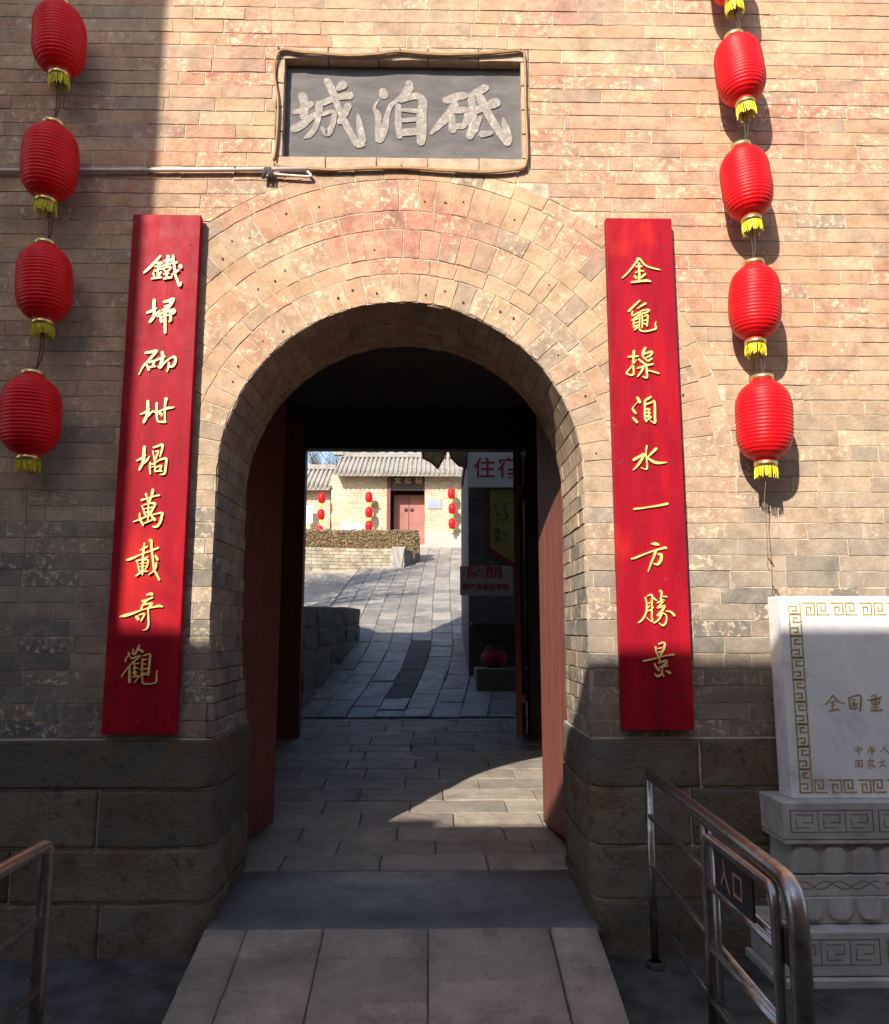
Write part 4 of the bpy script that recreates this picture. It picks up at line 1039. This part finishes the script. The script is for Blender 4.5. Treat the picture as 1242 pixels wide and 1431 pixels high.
def petal(cx_, z0, z1, yy, wd, depth, up):
    bm = bmesh.new(); n_, m_ = 10, 9; g = []
    for j in range(m_ + 1):
        v = j / m_; row = []
        for i in range(n_ + 1):
            u = (i / n_ - .5) * 2
            hw = wd / 2 * max(.05, 1 - max(0, (v - .5) / .5) ** 2.4) ** .5
            bul = (1 - abs(u) ** 3.5) ** .6 if abs(u) < 1 else 0
            bul *= (.75 + .25 * v) * (1 if v < .95 else .1) 
            zv = v if up else 1 - v
            zz = z0 + (z1 - z0) * zv
            row.append(bm.verts.new((cx_ + u * hw, yy - depth * bul, zz)))
        g.append(row)
    for j in range(m_):
        for i in range(n_):
            f = bm.faces.new((g[j][i], g[j][i + 1], g[j + 1][i + 1], g[j + 1][i])); f.smooth = True
    bmesh.ops.recalc_face_normals(bm, faces=bm.faces)
    o = link('lotus_petal', bm, 'carved', st); return o
pw = .141
for i in range(13):
    cx_ = sx0 - .045 + pw * (i + .5); 
    petal(cx_, zp0 + .004, zp1 - .006, YS - .044, pw * .90, .022, True); petal(cx_, zq0 + .012, zw0 - .004, YS - .074, pw * .90, .028, False)
def grooves(paths, yy, w_=.0045, name='carved_line'):
    bm = bmesh.new()
    for k, p in enumerate(paths): stroke(bm, [(a, b, w_) for a, b in p], yy + .001, yy - .0012 - (k % 7) * .00012)
    bmesh.ops.recalc_face_normals(bm, faces=bm.faces); link(name, bm, 'carvedline', st)
def panel(x0, x1, z0, z1):
    P = [[(x0, z0), (x1, z0)], [(x1, z0), (x1, z1)], [(x1, z1), (x0, z1)], [(x0, z1), (x0, z0)]]
    n_ = max(2, round((x1 - x0) / .12)); s = (x1 - x0) / n_; m_ = (z0 + z1) / 2; h = (z1 - z0) * .30
    for i in range(n_):
        a = x0 + s * i; c = a + s / 2
        P += [[(c - s * .3, m_ + h), (c + s * .3, m_ + h)], [(c + s * .3, m_ + h), (c + s * .3, m_ - h * .2)], [(c + s * .3, m_ - h * .2), (c - s * .05, m_ - h * .2)], [(c - s * .3, m_ - h), (c - s * .3, m_ + h * .3)], [(c - s * .3, m_ - h), (c + s * .15, m_ - h)], [(a, z0), (a, z1)]]
    return P
zz0, zz1 = L1b + .035, min(L1t, za) - .035
for i in range(4): a = sx0 - .05 + i * .43; grooves(panel(a, a + .40, zz0, zz1), YS - .085)
zz0, zz1 = zs0 + .05, zq0 - .035
for i in range(4): a = sx0 - .12 + i * .45; grooves(panel(a, a + .41, zz0, zz1), YS - .17)
wz = (zw0 + zw1) / 2
wv = [[(sx0 - .05 + k * .02 + i * .45, wz + .018 * math.sin(k * .7 + ph)) for k in range(22)] for i in range(4) for ph in (0, 2.2)]
grooves(wv, YS - .062, .004)

# ------------------------------------------------------------------ beyond the gate
YS2 = 7.3
hb = thing('street_house', 'dark brick corner of a shaded house carrying signs, right side behind the gate', 'house', (2.2, 7.6, 1))
hx0, _ = W(654, 800, YS2)
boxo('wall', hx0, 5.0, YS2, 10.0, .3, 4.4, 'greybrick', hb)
_, a0 = W(660, 958, 6.9); _, a1 = W(660, 870, 6.8)
boxo('ledge', hx0 + .02, 2.0, 6.8, YS2, a1 - .03, a1, 'greybrick', hb, .004)
sx, _ = W(665, 950, 6.6); _, bz1 = W(665, 935, 6.6); 
boxo('step', sx, 2.0, 6.6, YS2, .4, bz1, 'pave', hb, .006)
def sign(name, lab, cat, px0, px1, py0, py1, Y, mat, rows, th=.02):
    x0, z1 = W(px0, py0, Y); x1, z0 = W(px1, py1, Y)
    t = thing(name, lab, cat, ((x0 + x1) / 2, Y, z0))
    boxo('panel', x0, x1, Y, Y + th, z0, z1, mat, t, .002)
    for body, cx_, cy_, hpx, tm, sxx in rows:
        x, z = W(cx_, cy_, Y); m = MPP(cx_, cy_, Y)
        text('lettering', body, x, z, hpx * m * 1.12, Y - .001, tm, t, .0015, .012 * hpx * m, sxx)
    return t
sign('lodging_sign', 'white board with red lettering for lodging, top right of the view through the gate', 'sign', 654, 728, 628, 681, YS2 - .10, 'white', [('住', 676, 656, 28, 'redtext', 1), ('宿', 710, 656, 28, 'redtext', 1)])
sign('vinegar_sign', 'pale board with two rows of red characters, low on the shaded house', 'sign', 642, 716, 791, 832, 6.7, 'palesign', [('陈醋', 677, 801, 17, 'redtext', 1.35), ('特产泡麦面枣糕', 678, 821, 9.5, 'redtext', .88)])
# hanging pennant banner
def W3(px, py, Y): a = W(px, py, Y); return (a[0], Y, a[1])
bn = thing('hanging_banner', 'yellow pointed banner with red border, between the white and the pale signs', 'banner', W3(705, 780, YS2 - .05))
def flat(name, pts, Y, mat, par, th=.006):
    bm = bmesh.new(); v0 = [bm.verts.new(W3(a, b, Y)) for a, b in pts]; v1 = [bm.verts.new(v.co + Vector((0, th, 0))) for v in v0]
    bm.faces.new(v0); bm.faces.new(v1[::-1])
    for i in range(len(pts)): j = (i + 1) % len(pts); bm.faces.new((v0[i], v1[i], v1[j], v0[j]))
    bmesh.ops.recalc_face_normals(bm, faces=bm.faces); return link(name, bm, mat, par)
flat('border', [(680, 684), (745, 684), (745, 775), (722, 797), (680, 768)], YS2 - .05, 'bannerR', bn)
flat('cloth', [(684, 684), (741, 684), (741, 772), (722, 790), (684, 765)], YS2 - .058, 'bannerY', bn)
for i, ch in enumerate('农家乐住宿'[:0]): pass
bm = bmesh.new()
for cx_, ys_ in ((693, (706, 722, 736, 746, 756)), (705, (707, 722, 745))):
    for y_ in ys_:
        for k in range(5):
            a = (R.uniform(-4, 4), R.uniform(-5, 5)); b = (a[0] + R.uniform(-4, 4), a[1] + R.uniform(-4, 4))
            p, q = W(cx_ + a[0], y_ + a[1], YS2 - .06), W(cx_ + b[0], y_ + b[1], YS2 - .06)
            if math.hypot(p[0] - q[0], p[1] - q[1]) > .008: stroke(bm, [(p[0], p[1], .012), (q[0], q[1], .010)], YS2 - .058, YS2 - .0605 - k * .0003)
bmesh.ops.recalc_face_normals(bm, faces=bm.faces); tag(link('brush_writing', bm, 'blacktext', bn), kind='stuff')
# dark basin on the ledge and pennants overhead
rx, rz = W(690, 928, 6.9)
t = thing('clay_jar', 'dark red glazed jar under the ledge of the shaded house', 'jar', (rx, 6.95, bz1)); bm = bmesh.new()
g = lathe(bm, [(.08, bz1), (.15, bz1 + .04), (.19, bz1 + .12), (.17, bz1 + .2), (.12, bz1 + .24), (.13, bz1 + .27)], 20, rx, 6.95); bm.faces.new(g[0]); link('jar_body', bm, 'bannerR', t)
bm = bmesh.new(); g = lathe(bm, [(.14, bz1 + .265), (.1, bz1 + .30), (.02, bz1 + .32)], 20, rx, 6.95); bm.faces.new(g[-1]); link('lid', bm, 'darkwood', t)
YPN = 7.5
pts_list = [[(588, 612), (628, 612), (620, 640), (612, 655), (604, 646), (592, 640)], [(622, 612), (652, 612), (650, 655), (640, 650), (630, 640)]]
labs = ['dark red and yellow pennant hanging in shade above the lane, left one', 'ragged olive pennant hanging beside the lodging board']
for k, (pl, lb) in enumerate(zip(pts_list, labs)):
    t = thing('pennant', lb, 'pennant', W3(pl[0][0], pl[0][1], YPN), 'pennants above the lane')
    flat('cloth', pl, YPN + k * .1, 'pennant', t, .004); e = [(a, b) for a, b in pl[2:]]
    bm = bmesh.new(); P = [W3(a, b, YPN + k * .1 - .006) for a, b in (pl[1:] + [pl[0]])]; tube(bm, P, .018, 6); link('red_edge', bm, 'bannerR', t)
t = thing('lamp_bracket', 'thin dark iron bracket sticking out at the house corner', 'bracket', W3(650, 640, 7.2)); bm = bmesh.new()
tube(bm, [W3(652, 625, 7.2), W3(649, 650, 7.2), W3(645, 680, 7.2)], .014, 6); link('arm', bm, 'iron', t)

bm = bmesh.new(); rr = random.Random(4)
for i in range(90):
    if i < 45: x, y = rr.uniform(-1.0, .75), rr.uniform(-1.3, -.1); z = zr(y) + .006
    elif i < 60: x, y = rr.uniform(-1.0, .7), rr.uniform(.8, 4); z = zfloor(y) + .006
    else: x, y = rr.choice([rr.uniform(-2.2, -1.2), rr.uniform(.95, 1.6)]), rr.uniform(-1.2, -.15); z = .006
    s = rr.uniform(.002, .006); p = Vector((x, y, z)); a = rr.uniform(0, 6)
    vs = [bm.verts.new(p + Vector((math.cos(a + k * 1.57) * s * rr.uniform(.5, 1.3), math.sin(a + k * 1.57) * s, rr.uniform(0, .004)))) for k in range(4)]; tp = bm.verts.new(p + Vector((0, 0, s * .9)))
    for k in range(4): bm.faces.new((vs[k], vs[(k + 1) % 4], tp))
tag(link('grit', bm, 'render'), 'scattered pale grit and crumbs on the ramp and the paving', 'grit', None, 'stuff')

# far courtyard gatehouse across the lane
YF = 22.0
def PZ(py, Y=YF, px=560): return W(px, py, Y)[1]
def PX(px, Y=YF, py=700): return W(px, py, Y)[0]
fg = thing('courtyard_gatehouse', 'yellow brick gatehouse with tiled roof and dark red doors, across the lane', 'gatehouse', (PX(560), YF, zg(YF)))
ze = PZ(664); zb = zg(YF) - .3
dx0, dx1 = PX(541), PX(594); dzt = PZ(667)
boxo('wall', PX(463), dx0, YF, YF + 3.2, zb, ze, 'farbrick', fg); boxo('wall', dx1, PX(720), YF, YF + 3.2, zb, ze, 'farbrick', fg)
boxo('porch_back', dx0, dx1, YF + 1.0, YF + 1.1, zb, ze, 'darkwood', fg)
boxo('door_post', dx0, dx0 + .12, YF - .02, YF + .12, zb, ze - .02, 'maroon', fg)
boxo('lintel_board', dx0 + .12, dx1, YF + .02, YF + .12, PZ(685), dzt - .01, 'darkwood', fg)
for ch, px in (('文', 556), ('公', 570), ('祠', 585)):
    text('lettering', ch, PX(px), PZ(672), 9.5 * MPP(560, 672, YF), YF + .018, 'yellowtext', fg, .003, .006)
dmid = (PX(550, YF + .6) + dx1) / 2
zdo = PZ(694)
for a, b in ((PX(550), dmid - .01), (dmid + .01, dx1 - .01)):
    d = boxo('door', a, b, YF + .55, YF + .62, zb, PZ(688), 'maroon_far', fg)
    kx_ = dmid + (.1 if a > dmid - .05 else -.1)
    bm = bmesh.new(); bmesh.ops.create_uvsphere(bm, u_segments=10, v_segments=6, radius=.07)
    for v in bm.verts: v.co = Vector((kx_ + v.co.x, YF + .54 + v.co.y * .5, PZ(709) + v.co.z))
    link('knocker', bm, 'iron', d)
# roofs: tile rows, eave ends, ridge
def roof(par, x0, x1, ze_, zr_, y0, y1, pitch=.155, over=.0):
    bm = bmesh.new()
    for (ya_, za_, yb2, zb2) in ((y0, ze_, y1, zr_), (2 * y1 - y0, ze_, y1, zr_)):
        vs = [(x0, ya_, za_), (x1, ya_, za_), (x1, yb2, zb2), (x0, yb2, zb2)]
        v0 = [bm.verts.new(v) for v in vs]; v1 = [bm.verts.new((v[0], v[1], v[2] - .08)) for v in vs]
        bm.faces.new(v0); bm.faces.new(v1[::-1])
        for i in range(4): j = (i + 1) % 4; bm.faces.new((v0[i], v1[i], v1[j], v0[j]))
    bmesh.ops.recalc_face_normals(bm, faces=bm.faces)
    rf = link('roof', bm, 'tile', par)
    n_ = int((x1 - x0) / pitch)
    for i in range(n_ + 1):
        x = x0 + (x1 - x0) * i / n_
        bm = bmesh.new(); sg = []
        for k in range(13):
            u = k / 12; sg.append((x, y0 - .04 + (y1 - y0) * u, ze_ + (zr_ - ze_) * u + .02 + (0 if k % 2 else .006) - .08 * math.sin(u * math.pi) * .6))
        tube(bm, sg, [.052 - (.004 if k % 2 else 0) for k in range(13)], 8); link('tile_row', bm, 'tile', rf)
        bm = bmesh.new(); xx = x + pitch / 2
        if i < n_:
            tube(bm, [(xx, y0 - .035, ze_ - .045), (xx, y0 - .015, ze_ - .045)], .045, 8); link('drip_tile', bm, 'tile', rf)
    bm = bmesh.new(); box(bm, x0, x1, y1 - .1, y1 + .1, zr_, zr_ + .18, .02)
    rd = link('ridge', bm, 'tile', rf)
    return rf
rf = roof(fg, PX(468, 21.6), PX(706, 21.6), PZ(662, 21.55), PZ(640, 23.4), 21.55, 23.4)
bm = bmesh.new(); k = 0; x = PX(500, 23.4)
zr2 = PZ(640, 23.4) + .18
while x < PX(650, 23.4):
    lathe(bm, [(.02, zr2), (.12, zr2 + .05), (.05, zr2 + .12)], 8, x, 23.35); x += .34
link('ridge_ornament', bm, 'tile', rf)
bm = bmesh.new(); x0 = PX(478, 23.4)
for a, b in ((0, .15), (-.1, .32), (-.22, .45)): lathe(bm, [(.10, zr2 - .1), (.09, zr2 + b), (.02, zr2 + b + .08)], 8, x0 + a, 23.35)
link('ridge_end', bm, 'tile', rf)
boxo('plinth', dx1 + .02, PX(720), YF - .12, YF, zb, PZ(745), 'render', fg)
fl_ = []
def far_lantern(px, py, lab):
    x, z = W(px, py, YF - .35)
    t = thing('courtyard_lantern', lab, 'lantern', (x, YF - .35, z), 'small red lanterns on the far walls')
    m = MPP(px, py, YF - .35); r, h = 5.2 * m, 15 * m
    bm = bmesh.new(); g = lathe(bm, [(r * .4, -h / 2), (r * .85, -h * .38), (r, -h * .1), (r, h * .1), (r * .85, h * .38), (r * .4, h / 2)], 16); bm.faces.new(g[0][::-1]); bm.faces.new(g[-1])
    for nm, b_, mt in (('lantern_body', bm, 'silk'),):
        me = bpy.data.meshes.new(nm); b_.to_mesh(me); b_.free(); me.materials.append(MT[mt]); o = bpy.data.objects.new(nm, me); COL.objects.link(o); o.parent = t
    bm = bmesh.new(); g = lathe(bm, [(r * .35, -h / 2 - 4 * m), (r * .35, -h / 2)], 10); bm.faces.new(g[0]); me = bpy.data.meshes.new('fringe'); bm.to_mesh(me); bm.free(); me.materials.append(MT['fringe']); o = bpy.data.objects.new('fringe', me); COL.objects.link(o); o.parent = t
    bm = bmesh.new(); tube(bm, [(0, 0, h / 2), (0, 0, h / 2 + 7 * m)], .010, 5); me = bpy.data.meshes.new('cord'); bm.to_mesh(me); bm.free(); me.materials.append(MT['wire']); o = bpy.data.objects.new('cord', me); COL.objects.link(o); o.parent = t
for px, py, lab in ((450, 696, 'upper small red lantern on the far left wall, by the view edge'), (449, 719, 'small red lantern near the white board on the far left wall'), (447, 742, 'small red lantern just above the hedge, far left'),
    (516, 695, 'top small red lantern left of the far doors'), (516, 716, 'middle small red lantern left of the far doors'), (516, 735, 'lowest small red lantern left of the far doors, touching the hedge top'),
    (630, 690, 'top small red lantern right of the far doors'), (631, 711, 'middle small red lantern right of the far doors'), (631, 732, 'lowest small red lantern right of the far doors')):
    far_lantern(px, py, lab)
def fsign(name, lab, cat, px0, px1, py0, py1, mat, Y=YF - .03):
    x0, z1 = W(px0, py0, Y); x1, z0 = W(px1, py1, Y); o = boxo(name, x0, x1, Y, Y + .03, z0, z1, mat, None, .004); return tag(o, lab, cat)
fsign('wall_plate', 'silver grey metal plate on the brick wall right of the far doors', 'plate', 598, 618, 697, 711, 'silverplate')
fsign('notice_board', 'white rectangular board on the far wall at the left view edge', 'notice board', 426, 437, 706, 731, 'white')
fsign('notice_board', 'small white notice behind the hedge, left of the far doors', 'notice board', 477, 505, 731, 741, 'white', YF - 1.2)
ar = thing('arrow_sign', 'small yellow green arrow shaped sign on the brick wall', 'sign', W3(527, 705, YF - .04)); flat('arrow', [(519, 708), (527, 699), (531, 709), (534, 711)], YF - .04, 'bannerY', ar)
# second house to the left
sh = thing('side_courtyard_house', 'lower yellow brick house with a grey tiled roof at the left of the view', 'house', (PX(440, 21), 21, zg(21)))
boxo('wall', -14, PX(462, 22.3), 22.3, 25, zb, PZ(684, 22.3), 'farbrick', sh)
roof(sh, -14, PX(461, 21.9), PZ(682, 21.95), PZ(657, 23.6), 21.95, 23.6)
# curved planter wall with hedge
def arcx(px): return px
pw_ = thing('planter_wall', 'curved low brick planter wall with pale coping below the hedge', 'planter', (PX(500, 17.2), 17.3, zg(17.2)))
YW = 17.2
ptop, pbot = PZ(767, YW), PZ(797, YW)
def curve(s): return YW - .9 * (max(0, (-1.5 - s)) / 3) ** 1.5      # wall bulges toward the gate on the left
xe = PX(566, YW)
q = NB(); xs = rng(-8, xe, 30)
lo_ = [q.verts.new((x, curve(x) + .02, pbot - .5)) for x in xs]; hi_ = [q.verts.new((x, curve(x) + .02, ptop)) for x in xs]; hb_ = [q.verts.new((x, curve(x) + .5, ptop)) for x in xs]
for i in range(30): q.faces.new((lo_[i], lo_[i + 1], hi_[i + 1], hi_[i])); q.faces.new((hi_[i], hi_[i + 1], hb_[i + 1], hb_[i]))
link('wall_core', q, 'mortar', pw_)
MT['planterbrick'] = paving_material('planter_brick', [(.30, .26, .19), (.40, .345, .25), (.46, .41, .31)], rough=.85)
zz = pbot - .25; r = 0; cnt = 0
while zz < ptop - .02:
    x = xe - (0 if r % 2 else .14)
    while x > -4.6:
        L = .29; q = NB()
        slab(q, [(x - L + .006, zz + .005), (x - .006, zz + .005), (x - .006, zz + .088), (x - L + .006, zz + .088)], lambda s, t, d: Vector((s, curve(s) + .015 - d, t)), d=.012, ch=.006, jit=.002, seg=.5, d0=-.01)
        link('brick', q, 'planterbrick', pw_); x -= L
    zz += .094; r += 1
e0 = Vector(W3(566, 762, YW)); 
flat('end_pier', [(548, 764), (566, 764), (561, 795), (544, 797)], YW - .02, 'render', pw_, .25)
bm = bmesh.new()
vs = [bm.verts.new(v) for v in ((xe, YW + .02, ptop), (xe + .42, YW + 1.3, ptop - .02), (xe + .42, YW + 1.3, ptop - .45), (xe, YW + .02, pbot - .3))]; bm.faces.new(vs)
link('side_wall', bm, 'greybrick', pw_)
q = NB(); xs = rng(-8, xe, 30)
# hedge
hz0, hz1 = PZ(769, 17.9), PZ(741, 17.9); hx1 = PX(586, 17.9)
hd = thing('clipped_hedge', 'clipped brown winter hedge above the curved planter wall', 'hedge', (-2, 18.2, hz0))
bm = bmesh.new(); box(bm, -8, hx1 - .12, 17.85, 18.6, hz0 - .3, hz1 - .06); link('twigs', bm, 'hedge', hd)
bm = bmesh.new(); rr = random.Random(5)
for i in range(15000):
    x = rr.uniform(-5, hx1); f = rr.random()
    if f < .6: y_, z = 17.8 + rr.uniform(-.03, .05), rr.uniform(hz0 - .1, hz1)
    elif f < .9: y_, z = rr.uniform(17.8, 18.65), hz1 + rr.uniform(-.06, .02)
    else: x, y_, z = hx1 - rr.uniform(0, .12), rr.uniform(17.8, 18.6), rr.uniform(hz0, hz1)
    a = Vector((rr.gauss(0, 1), rr.gauss(0, 1), rr.gauss(0, 1))).normalized(); b = a.orthogonal().normalized(); s = rr.uniform(.007, .022); p = Vector((x, y_, z))
    bm.faces.new([bm.verts.new(v) for v in (p + a * s * 1.4, p + b * s, p - a * s * 1.4, p - b * s)])
tag(link('leaves', bm, 'hedge', hd), kind='stuff')
boxo('hedge_kerb', -8, hx1 + .02, 18.7, 18.9, hz0, hz1 + .06, 'render', hd)

# bare trees
def tree(name, lab, base, H, seed, lean=(0, 0)):
    rr = random.Random(seed); t = thing(name, lab, 'tree', base, 'bare trees')
    tr = bmesh.new(); cr = bmesh.new()
    def br(bm, p, d, L, r, lev):
        pts = [p]; q = p; dd = d.copy()
        n_ = 5 if lev < 2 else 3
        for i in range(n_):
            dd = (dd + Vector((rr.gauss(0, .13), rr.gauss(0, .13), rr.gauss(.03, .08)))).normalized(); q = q + dd * L / n_; pts.append(q)
        rs = [r * (1 - .55 * i / n_) for i in range(n_ + 1)]
        tube(bm, pts, rs, 7 if lev < 2 else 4, False)
        if lev >= 5: return
        for i in range(1 if lev == 0 else 0, n_ + 1):
            if lev == 0 and i < 2: continue
            for _ in range(2 if lev < 4 else 1):
                ax = Vector((rr.gauss(0, 1), rr.gauss(0, 1), rr.gauss(0, .6))).normalized()
                nd = (dd * .75 + ax * .75 + Vector((0, 0, .2))).normalized()
                if rr.random() < (.95 if lev < 2 else .62): br(cr, pts[i], nd, L * rr.uniform(.45, .66), rs[i] * .6, lev + 1)
    br(tr, Vector(base), Vector((lean[0], lean[1], 1)).normalized(), H * .5, H * .022, 0)
    link('trunk', tr, 'bark', t); link('crown', cr, 'bark', t)
tree('bare_tree', 'leafless tree rising behind the low tiled roof at the left of the view', (PX(446, 27), 27.5, zg(24) - .1), 6.5, 3)
tree('bare_tree', 'second leafless tree just right of the first, behind the tiled roofs', (PX(476, 28), 29, zg(24)), 5.6, 8)
tree('bare_tree', 'leafless tree left of the lane whose branches throw thin shadows over the paving', (-4.3, 8.2, 1.9), 9.5, 12, (.1, .25))

# ------------------------------------------------------------------ buildings that stand behind the viewer
ob = thing('opposite_house', 'plain brick house across the forecourt, facing the gate', 'house', (2, -8, 0))
boxo('wall', -7.61, 14, -11, -6.25, -.2, 6.02, 'sidebrick', ob)
bm = bmesh.new(); box(bm, -7.61, 14, -11, -6.05, 6.04, 6.17, .01); link('eave', bm, 'tile', ob)
boxo('shadow_block', -5.1, -4.02, -6.9, -6.05, 6.18, 6.27, 'sidebrick', ob)  # unseen block added to lift the left end of the eave's shadow
for i in range(4):
    w_ = boxo('window', -1.5 + i * 3, -.1 + i * 3, -6.26, -6.22, 1.4, 3.0, 'darkwood', ob)
tb = thing('side_tower', 'tall brick building at the left side of the forecourt', 'building', (-6, -6, 0))
boxo('wall', -9, -3.955, -4.5, -4.0, -.2, 11.5, 'sidebrick', tb); boxo('wall', -12, -7.62, -11, -4.51, -.2, 11.5, 'sidebrick', tb)
boxo('coping', -9.0, -3.94, -4.52, -3.98, 11.51, 11.7, 'tile', tb)
